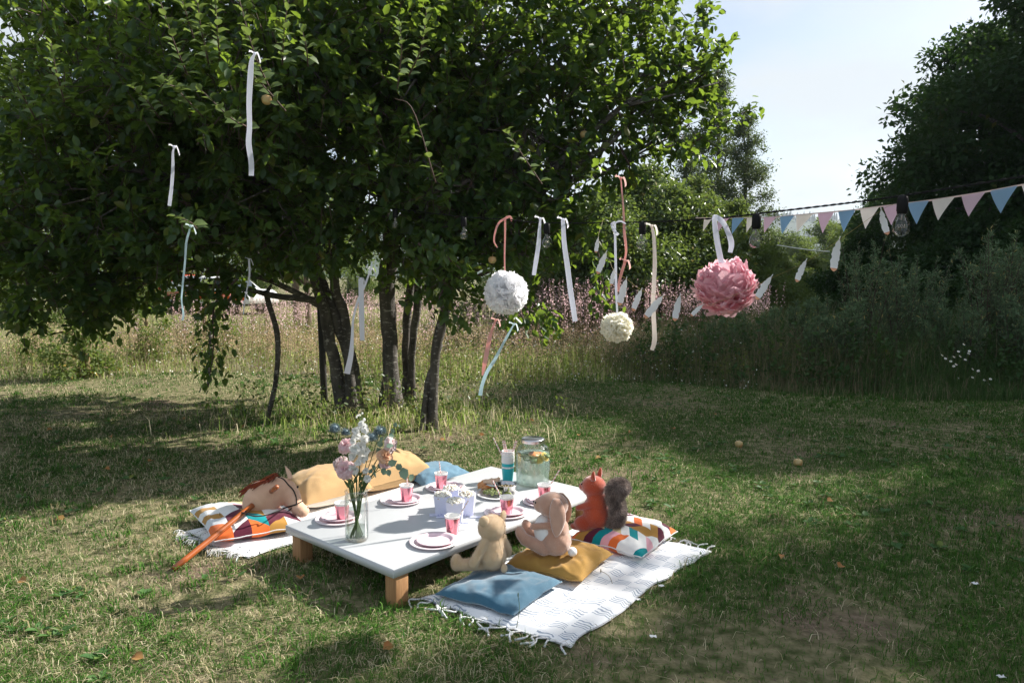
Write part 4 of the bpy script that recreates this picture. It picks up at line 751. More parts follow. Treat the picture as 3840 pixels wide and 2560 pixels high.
cushion('cushion', [(-1.635, 3.855), (-1.190, 4.10), (-1.53, 4.56), (-2.01, 4.39)], .125, .030, M_geoL, 'cushion with a coloured geometric print under the hobby horse head', CG, M_fr, dent=[(.45, .5, .55, .045)], wr=.7)
cushion('cushion', [(-1.285, 4.40), (-.935, 4.775), (-1.22, 5.12), (-1.60, 4.74)], .215, .035, M_gold, 'plump golden cushion with cream underside beside the horse head', CG, wr=.45, under=M_goldw)
cushion('cushion', [(-.995, 4.74), (-.585, 5.175), (-.86, 5.53), (-1.30, 5.10)], .235, .035, M_gold, 'golden cushion with gathered corner behind the flowers', CG, wr=.6, dent=[(.95, -.95, .25, -.02)])
cushion('cushion', [(-.60, 4.93), (-.27, 5.20), (-.52, 5.55), (-.86, 5.30)], .105, .035, M_blue2, 'dusty blue cushion at the far corner of the table', CG, wr=.7)

# ------------------------------------------------------------------ the low table
section(False)
TH = .18; TA = np.array([-1.108, 3.4445]); ea = np.array([math.cos(.7134), -math.sin(.7134)]); eb = np.array([math.sin(.7134), math.cos(.7134)]); TW, TL = .818, 1.4926
RT = np.array([[ea[0], eb[0], 0], [ea[1], eb[1], 0], [0, 0, 1]]); TC = TA + ea*TW/2 + eb*TL/2
M_tab = mat('white_laminate', (.56, .575, .585), rough=.33, var=.015, scale=3, spec=.45); M_tleg = mat('table_pine', (.46, .25, .11), rough=.65, hue2=(.33, .165, .07), scale=6, stretch=(14, 14, 1.2), bump=.25, bscale=30)
t = thing('low_table', 'low white table on square pine legs laid for a picnic', 'table', (*TC, 0)); 
b = MB(); b.box((*TC, TH - .0195), (TW, TL, .039), RT, .0025); build('tabletop', b, M_tab, t, smooth=False)
b = MB(); 
for s in (-1, 1): b.box((*(TC + s*ea*(TW/2 + .0006)), TH - .0195), (.0012, TL - .006, .034), RT)
for s in (-1, 1): b.box((*(TC + s*eb*(TL/2 + .0006)), TH - .0195), (TW - .006, .0012, .034), RT)
build('edge_band', b, M_tab, t, smooth=False)
for (i, j) in ((0, 0), (1, 0), (0, 1), (1, 1)):
    c = TA + ea*(.060 if i == 0 else TW - .044) + eb*(.055 if j == 0 else TL - .055); b = MB(); b.box((*c, (TH - .041)/2 - .012), (.070, .070, TH - .041 + .024), RT, .003); build('leg', b, M_tleg, t, smooth=False)

# ------------------------------------------------------------------ cups, plates, straws
M_foil = mat('pink_foil', (.80, .30, .36), rough=.20, var=.05, metal=.80, spec=.6); M_cupin = mat('white_card', (.82, .81, .79), rough=.6, var=.02)
M_plate = mat('pink_card', (.82, .63, .68), rough=.38, var=.03, spec=.5); M_plate_w = mat('pale_pink_card', (.82, .72, .74), rough=.38, var=.02, spec=.5)
M_straw = None
def strawmat(name, c1, c2, tw=190):
    m = bpy.data.materials.new(name); m.use_nodes = True; N, L = m.node_tree.nodes, m.node_tree.links; b = N['Principled BSDF']; b.inputs['Roughness'].default_value = .5
    uv = N.new('ShaderNodeUVMap'); sp = N.new('ShaderNodeSeparateXYZ'); L.new(uv.outputs['UV'], sp.inputs[0])
    a = N.new('ShaderNodeMath'); a.operation = 'MULTIPLY_ADD'; a.inputs[1].default_value = 9; L.new(sp.outputs[1], a.inputs[0]); L.new(sp.outputs[0], a.inputs[2])
    f = N.new('ShaderNodeMath'); f.operation = 'FRACT'; L.new(a.outputs[0], f.inputs[0]); l = N.new('ShaderNodeMath'); l.operation = 'LESS_THAN'; l.inputs[1].default_value = .45; L.new(f.outputs[0], l.inputs[0])
    x = N.new('ShaderNodeMixRGB'); x.inputs['Color1'].default_value = (*c1, 1); x.inputs['Color2'].default_value = (*c2, 1); L.new(l.outputs[0], x.inputs['Fac']); L.new(x.outputs['Color'], b.inputs['Base Color']); return m
M_straw = strawmat('striped_paper_pink', (.82, .78, .76), (.72, .32, .30)); M_straww = strawmat('striped_paper_pale', (.82, .80, .78), (.74, .52, .48))
def straw(p0, p1, label, group, m, r=.0033):
    p0, p1 = np.array(p0, float), np.array(p1, float); t = thing('straw', label, 'straw', p0, 0, group); b = MB(); n = 8; k = 7; d = p1 - p0; X, Y, Z = frames(d[None], np.array([[.1, -1.0, .2]])); P = np.linspace(p0, p1, k); V = []; uv = []
    for i in range(k):
        for q in range(n+1): an = 2*math.pi*q/n; V.append(P[i] + r*(math.cos(an)*X[0] + math.sin(an)*Z[0])); uv.append((q/n, i/(k-1)))
    b.add(V, [(i*(n+1)+q, i*(n+1)+q+1, (i+1)*(n+1)+q+1, (i+1)*(n+1)+q) for i in range(k-1) for q in range(n)], uv); build('tube', b, m, t); return t
def cup_things(p, label, group, mo, h=.090, rt=.0375, rb=.0265, name='paper_cup'):
    t = thing(name, label, 'cup', p, 0, group); b = MB(); b.lathe([(0, .004), (rb - .001, .003), (rb, 0), (rb + .0003, .001), (rt - .0009, h - .010)], 28); build('wall', b, mo, t, local=True)
    b = MB(); b.lathe([(rt - .0010, h - .0101), (rt - .0004, h - .004), (rt + .0012, h - .002), (rt + .0012, h), (rt - .0012, h + .0004), (rt - .0022, h - .004), (rb - .0006, .006), (0, .0055)], 28); build('lining', b, M_cupin, t, local=True); return t
def plate_thing(p, r, label, group, m, name='paper_plate'):
    b = MB(); b.lathe([(0, .0022), (r*.70, .0022), (r*.74, .0035), (r*.80, .0105), (r*.85, .0125), (r*.97, .0140), (r, .0125), (r*.995, .0112), (r*.86, .0105), (r*.81, .0085), (r*.76, .0012), (r*.72, 0), (0, 0)], 48)
    me = b.mesh(name); o = add_obj(name, me, m); o.location = [float(q) for q in p]; return tag(o, label, 'plate', group)
SET = [  # large plate, small plate, cup, straw top; words that find the setting
 (z1(2015, 1030), z1(2030, 1018), z4(765, 1150), (z4(895, 745), z4(1078, 500)), 'nearest the camera', 0),
 (z1(1310, 862), z1(1322, 848), z1(1340, 880), None, 'behind the flower vase', 1),
 (z1(1773, 728), z1(1805, 718), z1(1812, 740), (z1(1830, 610), z1(1812, 560)), 'beside the golden cushion', 1),
 (z1(2097, 635), z1(2100, 628), z1(2066, 645), (z1(2065, 520), z1(2052, 450)), 'at the far left near the dusty blue cushion', 1),
 (z2(778, 1246), z2(808, 1226), z2(785, 1272), (z2(700, 990), z2(578, 785)), 'in front of the teddy bear and rabbit', 1),
 (z2(1328, 1082), z2(1318, 1054), z2(1335, 1080), (z2(1425, 820), z2(1563, 628)), 'in front of the squirrel', 1)]
for (pl, ps, pc, st, where, on) in SET:
    a = G(*pl, TH + .012); s = G(*ps, TH + .022); a[2] = TH + .0005; s[2] = TH + .0105 if on or True else 0
    plate_thing(a, .115, 'large pale pink plate ' + where, 'large pink plates', M_plate_w)
    o = plate_thing(s, .092, 'small pink plate on the large one, ' + where, 'small pink plates', M_plate); o.rotation_euler = (.02*rng.normal(), .02*rng.normal(), 0)
    c = G(*pc, TH + (.013 if on else 0)); c[2] = TH + (.0135 if on else .0005); cup_things(c, 'pink foil paper cup with white inside, ' + where, 'pink foil cups', M_foil)
    if st:
        rim = G(*st[0], c[2] + .088); tip = A(*st[1], rim[1]); d = rim - tip; base = rim + d*((c[2] + .012 - rim[2])/d[2]) if d[2] < -.02 else c
        base = c + np.array([0, 0, .010]) + np.array([(base[0]-c[0]), (base[1]-c[1]), 0])*min(1, .018/(np.hypot(base[0]-c[0], base[1]-c[1]) + 1e-6))
        straw(base, tip, 'striped straw in the pink cup ' + where, 'straws in the pink cups', M_straw if on else M_straww)

# stack of paper cups with straws
M_turq = mat('turquoise_card', (.02, .45, .50), rough=.45, var=.03); M_pinkc = mat('rose_card', (.78, .33, .45), rough=.45, var=.03)
sp_ = G(*z2(800, 788), TH); cs = ['turquoise', 'turquoise', 'pink', 'turquoise', 'pink', 'white', 'turquoise', 'white', 'pink']; zz = TH + .0005
zs_ = [0, .030, .039, .046, .053, .060, .071, .081, .092]
for i, (cn, dz) in enumerate(zip(cs, zs_)):
    ordn = ['lowest', 'second', 'third', 'fourth', 'fifth', 'sixth', 'seventh', 'eighth', 'topmost'][i]
    c = cup_things((sp_[0] + .0001*math.sin(i*2.0), sp_[1] + .0001*math.cos(i), zz + dz), f'{cn} paper cup with white rim, {ordn} from below in the stack by the drink jar', 'paper cups stacked by the drink jar', {'turquoise': M_turq, 'pink': M_pinkc, 'white': M_cupin}[cn], h=.090, rt=.0380, rb=.0300)
topz = zz + zs_[-1]
for i, ((x, y), dx, L) in enumerate([((585, 155), -.010, 'striped straw leaning far left out of the cup stack'), ((725, 195), -.008, 'striped straw standing upright in the cup stack, left of the middle'), ((748, 198), .002, 'striped straw standing in the middle of the cup stack'), ((756, 205), .010, 'striped straw close beside the middle one in the cup stack'), ((918, 200), .006, 'striped straw leaning right out of the cup stack'), ((936, 205), .014, 'rightmost striped straw in the cup stack')]):
    straw((sp_[0] + dx, sp_[1] + .006*((i % 3) - 1), topz + .012), A(*z2(x, y), sp_[1] - .004 + .006*(i % 3)), L, 'straws in the cup stack', M_straw)

# drink jar with sliced fruit
M_glass = glassmat('clear_glass', (.97, .985, .98), .10); M_water = wetmat('drink_water', (.95, .99, .97), 1.2, .4, .28); M_lid = mat('brushed_steel', (.62, .62, .64), rough=.28, metal=1.0, var=.08, scale=30)
dp = G(*z2(1165, 838), TH); t = thing('drink_jar', 'big embossed glass drink jar with steel lid and floating fruit', 'jar', (dp[0], dp[1], TH + .0005))
b = MB(); b.lathe([(0, .001), (.088, .001), (.096, .006), (.0985, .018), (.100, .06), (.100, .195), (.097, .218), (.086, .232), (.070, .240), (.066, .246), (.066, .266), (.063, .266), (.063, .246), (.068, .237), (.083, .228), (.093, .214), (.0965, .195), (.0965, .06), (.095, .02), (.088, .010), (0, .008)], 48); build('glass_body', b, M_glass, t, local=True)
b = MB(); b.lathe([(0, .0095), (.087, .0105), (.094, .02), (.0958, .06), (.0958, .186), (0, .186)], 40); build('water', b, M_water, t, local=True)
b = MB(); b.lathe([(.0675, .252), (.0685, .254), (.0675, .257), (.0690, .259), (.0675, .262), (.0690, .264), (.0680, .272), (.064, .276), (.058, .2765), (.056, .2745), (0, .2745)], 48); build('lid', b, M_lid, t, local=True)
M_emb = glassmat('embossed_glass', (.80, .86, .84), .45, .15)
b = MB()
for row, (z, off, sc) in enumerate([(.098, 0, 1.0), (.132, .5, .75)]):
    for k in range(14):
        a0 = (k + off)/14*2*math.pi
        for s_ in (1.0, .55):
            w, h_ = .0165*sc*s_/.101, .021*sc*s_; P = []
            for q in np.linspace(0, 2*math.pi, 17): P.append((.1008*math.cos(a0 + w*math.sin(q)*abs(math.sin(q))**.2), .1008*math.sin(a0 + w*math.sin(q)*abs(math.sin(q))**.2), z + h_*math.cos(q)*abs(math.cos(q))**.3))
            b.tube(P, .0011, 5, cap=False)
build('embossed_pattern', b, M_emb, t, local=True)
M_lem = mat('lemon_flesh', (.78, .55, .14), rough=.4, var=.15, scale=60); M_ora = mat('grapefruit_flesh', (.80, .30, .10), rough=.4, var=.2, scale=60); M_cuc = mat('cucumber_flesh', (.55, .66, .36), rough=.4); M_cucs = mat('cucumber_skin', (.04, .10, .02), rough=.4); M_rind = mat('citrus_rind', (.80, .66, .30), rough=.5)
def slice_(c, r, tilt, mf, mr_, name, label, group):
    t = thing(name, label, 'fruit slice', c, 0, group); R = rot(Vector((math.cos(tilt[1]), math.sin(tilt[1]), 0)), tilt[0]); b = MB(); b.lathe([(0, .0024), (r*.88, .0024), (r*.88, -.0024), (0, -.0024)], 22, ax=R); build('flesh', b, mf, t, local=True)
    b = MB(); b.lathe([(r*.88, .0026), (r, .0018), (r, -.0018), (r*.88, -.0026)], 22, ax=R); build('rind', b, mr_, t, local=True)
D0 = np.array([dp[0], dp[1], TH])
for i, (dx, dy, dz, r, tl_, k, L) in enumerate([(.005, -.045, .190, .034, (.25, .3), 'o', 'orange citrus slice at the top of the drink jar'), (.045, -.02, .188, .032, (.2, 1.3), 'o', 'second orange citrus slice floating right in the drink jar'), (.028, -.062, .168, .036, (.75, .1), 'l', 'lemon slice tipped against the front of the drink jar'), (.068, -.045, .176, .030, (.9, .9), 'l', 'lemon slice against the right side of the drink jar'), (-.055, -.045, .186, .026, (.2, .2), 'c', 'cucumber slice floating left in the drink jar'),
                                 (-.035, -.070, .176, .026, (.5, .0), 'c', 'cucumber slice at the front left of the drink jar'), (-.075, -.015, .184, .026, (.4, 2.0), 'c', 'cucumber slice at the far left of the drink jar'), (.0, -.075, .166, .025, (.85, .2), 'c', 'cucumber slice low in front in the drink jar'), (-.02, -.02, .190, .027, (.1, .4), 'c', 'cucumber slice in the middle of the drink jar'), (.078, -.02, .184, .026, (.6, 1.2), 'c', 'cucumber slice at the right of the drink jar')]):
    slice_(D0 + np.array([dx, dy, dz]), r, tl_, {'o': M_ora, 'l': M_lem, 'c': M_cuc}[k], {'o': M_rind, 'l': M_rind, 'c': M_cucs}[k], {'o': 'orange_slice', 'l': 'lemon_slice', 'c': 'cucumber_slice'}[k], L, 'fruit slices in the drink jar')

# snack plate: crackers, grapes, bowl of olives
sv = G(*z2(648, 975), TH + .012); plate_thing((sv[0], sv[1], TH + .0005), .118, 'white round plate with crackers, grapes and a steel bowl', None, mat('white_plate_card', (.80, .79, .78), rough=.4, var=.02)).pop('group', None)
bw = G(*z2(775, 835), TH + .058); t = thing('steel_bowl', 'brushed steel bowl of olives on the snack plate', 'bowl', (bw[0], bw[1], TH + .0035))
M_steel = mat('bowl_steel', (.55, .54, .54), rough=.22, metal=1.0, var=.06)
b = MB(); b.lathe([(0, .002), (.030, 0), (.044, .010), (.056, .030), (.0612, .052), (.0630, .0545), (.0615, .0552), (.0600, .053), (.0545, .031), (.043, .012), (.030, .003), (0, .004)], 40); build('shell', b, M_steel, t, local=True)
M_ol = mat('olive', (.22, .17, .05), rough=.3, hue2=(.13, .08, .03), scale=30)
for i in range(22):
    a, r = i*2.4, .043*math.sqrt((i + .5)/22); b = MB(); b.ell((bw[0] + r*math.cos(a), bw[1] + r*math.sin(a), TH + .036 + .004*rng.random()), (.0085, .0085, .0105), rot('X', rng.random()*3), 2); solo('olive', b, M_ol, 'small green-brown olive in the steel bowl', 'olive', 'olives in the steel bowl')
M_crk = mat('toasted_bread', (.68, .40, .20), rough=.8, hue2=(.55, .26, .10), scale=20, bump=.5, bscale=60); M_crk2 = mat('pale_flatbread', (.74, .52, .36), rough=.8, var=.15, scale=25)
for i, (x, y, s, m_, h, L) in enumerate([(430, 850, .026, M_crk, .030, 'small toasted bread chip at the left of the snack plate'), (535, 845, .038, M_crk2, .040, 'large pale piece of flatbread behind the grapes'), (450, 945, .034, M_crk, .020, 'toasted bread chip at the front left of the snack plate'), (530, 915, .036, M_crk, .024, 'broad toasted bread chip in the middle of the snack plate'), (630, 790, .024, M_crk2, .046, 'curled bread chip beside the steel bowl')]):
    p = G(*z2(x, y), TH + h); b = MB(); g = np.linspace(-1, 1, 9); U, V = np.meshgrid(g, g, indexing='ij'); an = i*1.3; w = 1 + .3*vnoise(U*2 + i*7, V*2, 3, 2); X = U*s*w*(1 - .25*V*V); Y_ = V*s*.75*w*(1 - .3*U*U); Zq = .012*np.sin(U*2 + i) + .010*(V**2) + .008*vnoise(U*3 + i, V*3, 5, 2)
    Q = np.stack([X, Y_, Zq], -1) @ rot(Vector((math.cos(an), math.sin(an), .2)).normalized(), .6).T; b.grid(p + Q); b.grid(p + Q - [0, 0, .003], None, True); solo('bread_chip', b, m_, L, 'bread', 'bread chips on the snack plate')
gp = G(*z2(590, 990), TH + .015); t = thing('grape_bunch', 'bunch of green grapes in a clear bag on the snack plate', 'grapes', (gp[0], gp[1], TH + .012)); M_gr = mat('grape_skin', (.34, .40, .12), rough=.25, var=.2, trans=.25); M_bag = glassmat('clear_bag', (.97, .97, .97), .12, .12)
for i in range(20):
    a, r = i*2.4, .042*math.sqrt((i + .5)/20); b = MB(); b.ell((r*1.25*math.cos(a), .7*r*math.sin(a), .010 + .016*(1 - (r/.042)**2)*rng.random() + .004), (.0105, .0105, .012), None, 2); build('grape', b, M_gr, t, local=True)
b = MB(); g = np.linspace(-1, 1, 17); U, V = np.meshgrid(g, g, indexing='ij'); b.grid(np.stack([U*.068, V*.044, .034*np.clip((1 - U*U)*(1 - V*V), 0, 1)**.5 + .010*vnoise(U*4, V*4, 8, 2) - .004], -1)); build('clear_bag', b, M_bag, t, local=True)
for (dx, dy) in [(.075, .01), (.09, -.004), (.066, .022)]:
    b = MB(); b.ell((gp[0] + dx, gp[1] + dy, TH + .018), (.0105, .0105, .012), None, 2); solo('grape', b, M_gr, 'loose green grape between the bag and the steel bowl', 'grape', 'loose grapes')

# popcorn boxes
M_lil = mat('lilac_card', (.70, .72, .86), rough=.55, var=.02); M_lild = mat('lilac_glitter', (.33, .33, .58), rough=.3, var=.2); M_pop = mat('popcorn', (.88, .86, .80), rough=.8, hue2=(.86, .81, .68), scale=120); M_hull = mat('popcorn_hull', (.40, .17, .05), rough=.6)
KM = []
for k in range(4):
    b = MB(); g = np.random.default_rng(200 + k)
    for q in range(5): d = g.normal(size=3); d /= np.linalg.norm(d); b.ell(d*.0048, g.uniform(.0038, .006, 3), sub=1)
    n0 = len(b.t); b.ell((0, 0, -.005), (.0035, .003, .003), sub=1); me = b.mesh('popcorn'); me.materials.append(M_pop); me.materials.append(M_hull); mi = np.zeros(len(me.polygons), np.int32); mi[n0:] = 1; me.polygons.foreach_set('material_index', mi); KM.append(me)
for bi, (cx, cy, ry, L) in enumerate([(-.352, 3.612, .06, 'left lilac popcorn box on the white table'), (-.278, 3.508, -.04, 'front lilac popcorn box behind the nearest pink cup'), (-.318, 3.722, .02, 'back lilac popcorn box near the far left cup'), (-.226, 3.620, -.08, 'right lilac popcorn box of the four')]):
    t = thing('popcorn_box', L, 'box', (cx, cy, TH + .0005), ry, 'lilac popcorn boxes'); hb_, ht_, H = .033, .043, .108; b = MB(); th = .0012
    for k in range(4):
        R = rot('Z', k*math.pi/2); x = np.linspace(-1, 1, 13); wav = H + .010*(np.cos(x*math.pi)*.5 - .5)*0 + .009*np.abs(x)**2.2 - .004
        lo = np.stack([x*hb_, -hb_ + 0*x, .001 + 0*x], 1); hi = np.stack([x*ht_, -ht_ + 0*x, wav], 1); P = np.stack([lo, hi], 0) @ R.T; b.grid(P); b.grid(P*np.array([1 - th/hb_*.8, 1 - th/hb_*.8, 1]), None, True)
    b.box((0, 0, .0015), (2*hb_*.98, 2*hb_*.98, .002)); build('box_wall', b, M_lil, t, local=True)
    b = MB()
    for k in range(4):
        R = rot('Z', k*math.pi/2)
        for q in range(26):
            z = .003 + .030*rng.random()**2; w = hb_ + (ht_ - hb_)*z/H; r = .0006 + .0022*rng.random()*(1 - z/.04); c = np.array([(rng.random()*2 - 1)*w*.9, -w - .0004, z + .001]); an = np.linspace(0, 2*math.pi, 7)[:-1]
            b.add((np.stack([c[0] + r*np.cos(an), c[1] + 0*an, c[2] + r*np.sin(an)], 1)) @ R.T, [(0, 1, 2, 3, 4, 5)])
    build('glitter_dots', b, M_lild, t, local=True); b = MB()
    for (dx, dy, w, l) in [(-.05 if bi != 1 else .052, -.008, .034, .040), (.05 if bi == 3 else .0, -.045, .060, .022)]:
        b.box((dx, dy, .0026), (w, l, .0042), rot('Z', .1), .0015)
    build('base_flap', b, M_lil, t, local=True, smooth=False)
    for q in range(30):
        a, r = q*2.4, .035*math.sqrt((q + .5)/30); o = bpy.data.objects.new('popcorn', KM[q % 4]); COL.objects.link(o); sx = 1.18
        px, py = np.clip(r*1.2*math.cos(a), -.036, .036), np.clip(r*1.2*math.sin(a), -.036, .036)
        o.location = (cx + px, cy + py, TH + H - .010 + .022*(1 - (r/.035)**2)*.8 + .004*rng.random()); o.rotation_euler = rng.random(3)*6.28; o.scale = [sx*(.9 + .3*rng.random())]*3
        tag(o, f'puffed popcorn piece heaped in the {["left", "front", "back", "right"][bi]} lilac box', 'popcorn', f'popcorn in the {["left", "front", "back", "right"][bi]} box')
    b = MB(); b.grid(np.stack(np.meshgrid(np.linspace(-.038, .038, 5), np.linspace(-.038, .038, 5), indexing='ij') + [np.full((5, 5), H - .014)], -1)); build('popcorn_bed', b, M_pop, t, local=True)
# the paper straws' box insert and small folded napkin are not visible
# ------------------------------------------------------------------ the vase of flowers
vp = G(*z1(1447, 1025), TH); VZ = TH + .0005; t = thing('glass_vase', 'clear glass jar vase with water near the left table edge', 'vase', (vp[0], vp[1], VZ))
b = MB(); b.lathe([(0, .001), (.046, .001), (.0525, .006), (.054, .016), (.054, .196), (.0525, .208), (.050, .214), (.0515, .218), (.0515, .222), (.050, .225), (.0535, .230), (.0535, .234), (.050, .236), (.048, .232), (.047, .214), (.0505, .204), (.0515, .194), (.0515, .018), (.049, .009), (0, .007)], 44); build('glass_body', b, M_glass, t, local=True)
b = MB(); b.lathe([(0, .0082), (.048, .0095), (.0508, .018), (.0508, .062), (0, .062)], 36); build('water', b, glassmat('vase_water', (.90, .93, .90), .06), t, local=True)
M_st = mat('flower_stem', (.085, .13, .04), rough=.55, var=.25, scale=30); M_carn = mat('carnation_pink', (.93, .78, .79), rough=.7, hue2=(.90, .66, .69), scale=40, trans=.5); M_carnp = mat('carnation_peach', (.88, .68, .48), rough=.7, hue2=(.84, .54, .36), scale=40, trans=.45); M_carnl = mat('carnation_pale', (.90, .79, .79), rough=.7, var=.06, trans=.5)
M_whf = mat('white_petal', (.90, .90, .88), rough=.7, var=.03, trans=.45); M_cal = mat('calyx', (.12, .19, .07), rough=.6); M_ery = mat('thistle_blue', (.22, .29, .31), rough=.5, hue2=(.10, .16, .19), scale=80, island=.4); M_eryb = mat('thistle_bract', (.22, .26, .18), rough=.6, island=.35); M_euc = mat('eucalyptus_leaf', (.20, .29, .21), rough=.5, hue2=(.14, .22, .16), scale=20, trans=.15, var=.2)
NECK = np.array([vp[0], vp[1], VZ + .22]); V0 = np.array([vp[0], vp[1], VZ])
def stem_path(tip, k):
    a = k*2.4; r = .036*math.sqrt(((k*7) % 11 + .5)/11); bot = V0 + [r*math.cos(a), r*math.sin(a), .014]; a2 = math.atan2(tip[1]-NECK[1], tip[0]-NECK[0]); rr = .034*(.4 + .6*((k*5) % 7)/7); nk = NECK + [rr*math.cos(a2), rr*math.sin(a2), 0]
    w = V0 + [(-bot[0] + V0[0])*.1 + (nk[0] - V0[0])*.25, (nk[1]-V0[1])*.25, .11]; return spline([bot, w, nk, .45*nk + .55*tip + [0, 0, .01], tip], 14)
def bloom(c, n, r, layers=(9, 12, 14, 16), ruff=.18):
    """frilled carnation head facing n"""
    b = MB(); n = np.array(n, float); n /= np.linalg.norm(n); X, _, Z = frames(n[None], np.array([[.1, .2, 1.0]])); X, Z = X[0], Z[0]
    for li, k in enumerate(layers):
        op = .35 + .40*li
        for q in range(k):
            a = 2*math.pi*(q + .5*li)/k + .3*rng.normal(); d = math.cos(a)*X + math.sin(a)*Z; s = np.cross(n, d); l = r*(1.0 + .08*rng.normal()); G_ = []
            for i, tt in enumerate((0, .45, .8, 1.0)):
                ang = op*tt*1.15; cen = c + (d*math.sin(ang) + n*math.cos(ang))*l*tt*(.85 if li < 2 else 1.0); w = r*(.10, .32, .46, .42)[i]
                G_.append([cen + s*w*f + n*r*ruff*(rng.normal()*.5 if tt > .7 else 0) for f in (-1, -.5, 0, .5, 1)])
            b.grid(G_)
    return b
FG = 'flowers in the glass vase'; kst = 0
def flower(name, label, cat, c, mb, m, calyx=True, back=None, group=FG, stem_r=.0028):
    global kst
    t = thing(name, label, cat, (vp[0], vp[1], VZ + .014), 0, group); build('bloom', mb, m, t); b = MB(); base = c if back is None else back; P = stem_path(base, kst); kst += 1; b.tube(P, np.linspace(stem_r, stem_r*.8, len(P)), 6)
    for i in (3, 6, 10): b.ell(P[i], [stem_r*1.5]*3, sub=1)
    build('stem', b, M_st, t)
    if calyx: d = P[-1] - P[-2]; d /= np.linalg.norm(d); b = MB(); b.tube([base - d*.004, base + d*.010, base + d*.022], [.004, .008, .009], 8); build('calyx', b, M_cal, t)
    return t
def fl(x, y, dy=0): return A(*z3(x, y), vp[1] + dy)
for (x, y, dy, nrm, r, m, L) in [(505, 850, -.02, (-.2, -.55, .8), .031, M_carn, 'soft pink carnation high on the left of the bouquet'), (460, 1350, -.045, (-.35, -.75, .5), .034, M_carn, 'large pink carnation low at the front left of the bouquet'), (335, 1230, .01, (-1.0, .1, .35), .027, M_carnl, 'pale pink carnation turned away at the far left of the bouquet'), (1430, 880, .02, (.95, -.15, .1), .032, M_carnl, 'pale pink carnation facing right at the top right of the bouquet'), (1300, 1085, -.02, (.65, -.5, .55), .029, M_carnp, 'peach carnation on the right of the bouquet'), (1310, 1250, -.01, (.5, -.75, -.25), .025, M_carn, 'pink carnation hanging just below the peach one'), (445, 1140, .015, (-.1, -.2, 1), .018, M_carnl, 'half-open pink carnation bud between two blooms')]:
    c = fl(x, y, dy); n = np.array(nrm)/np.linalg.norm(nrm); r *= 1.2; c0 = c - n*r*.45; flower('carnation', L, 'flower', c0, bloom(c0, n, r), m, True, c0 - n*.018)
for (x, y, dy, r, L) in [(290, 560, -.01, .0165, 'large blue thistle at the top left of the bouquet'), (505, 630, .03, .013, 'small dark blue thistle beside the white spike'), (1170, 600, .02, .0165, 'blue-green thistle at the top right of the bouquet'), (1020, 725, -.01, .0165, 'pale blue spiky thistle right of the white spike')]:
    r *= 1.3; c = fl(x, y, dy); n = 330; q = rng.normal(size=(n, 3)); q /= np.linalg.norm(q, axis=1)[:, None]; q[:, 2] = np.abs(q[:, 2])*1.1 - .45; q /= np.linalg.norm(q, axis=1)[:, None]
    t = thing('thistle', L, 'flower', (vp[0], vp[1], VZ + .014), 0, FG); b = MB(); b.ell(c, (r*.75, r*.75, r*.9), sub=2); build('head', b, M_ery, t)
    o = add_obj('spines', prisms('spines', c + q*r*.6 - wloc(t), c + q*r*1.35*(.85 + .3*rng.random((n, 1))) - wloc(t), .0010, .0002), M_ery, t)
    a = np.arange(26)*2.4; D = np.stack([np.cos(a), np.sin(a), -.15 + .5*rng.random(26)], 1); o = add_obj('bracts', prisms('bracts', np.tile(c - [0, 0, r*.7] - wloc(t), (26, 1)), c - [0, 0, r*.7] - wloc(t) + D*r*1.75, .0022, .0003), M_eryb, t)
    b = MB(); P = stem_path(c - [0, 0, r*.7], kst); kst += 1; b.tube(P, .0021, 6); build('stem', b, M_st, t)
def spike(pts, bx, by, tx, ty, L):
    global kst
    t = thing('delphinium', L, 'flower', (vp[0], vp[1], VZ + .014), 0, FG); base, tip = fl(bx, by, -.02), fl(tx, ty, -.005); P = np.concatenate([stem_path(base, kst), spline([base, .5*(base + tip) + [.004, 0, 0], tip], 10)[1:]]); kst += 1; b = MB(); b.tube(P, np.linspace(.0034, .0012, len(P)), 6); build('stem', b, M_st, t)
    for (x, y, s) in pts:
        c = fl(x, y, -.03 + .012*rng.normal()); b = MB()
        if s < .009:
            b.ell(c, (s*.8, s*.8, s), sub=2); build('bud', b, M_whf, t)
        else:
            n = np.array([.5*(x - (bx + tx)/2)/120 + .25*rng.normal(), -1, .15 + .3*rng.normal()]); b = bloom(c + n/np.linalg.norm(n)*.002, n, s*1.85, (5, 6), .10); build('floret', b, M_whf, t)
spike([(830, 258, .0055), (740, 300, .005), (718, 330, .0055), (775, 292, .0055), (865, 382, .0085), (835, 470, .0115), (868, 520, .012), (880, 595, .0125), (720, 590, .013), (760, 560, .010), (720, 700, .0165), (850, 735, .0165), (690, 790, .014), (800, 905, .019), (715, 960, .017), (885, 965, .016), (690, 1105, .0165), (830, 1115, .0175), (775, 1030, .014), (850, 860, .013), (660, 940, .012)], 775, 1300, 815, 265, 'tall white delphinium spike rising in the middle of the bouquet')
spike([(700, 1345, .0175), (760, 1220, .012), (870, 1360, .012), (900, 1545, .013), (640, 1320, .010)], 720, 1500, 790, 1180, 'short white delphinium low in the middle of the bouquet')
t = thing('eucalyptus_branch', 'grey-green eucalyptus branch arching over the right of the vase', 'branch', (vp[0], vp[1], VZ + .014), 0, FG)
for pts in ([(1050, 1500), (1200, 1150), (1300, 850), (1400, 620), (1490, 440)], [(1000, 1480), (1180, 1360), (1400, 1290), (1620, 1330), (1800, 1560)]):
    Q = [fl(x, y, .02) for x, y in pts]; P = np.concatenate([stem_path(Q[0], kst)[:-1], spline(Q, 14)]); kst += 1; b = MB(); b.tube(P, np.linspace(.0026, .001, len(P)), 5); build('stem', b, M_st, t)
tl_ = wloc(t)
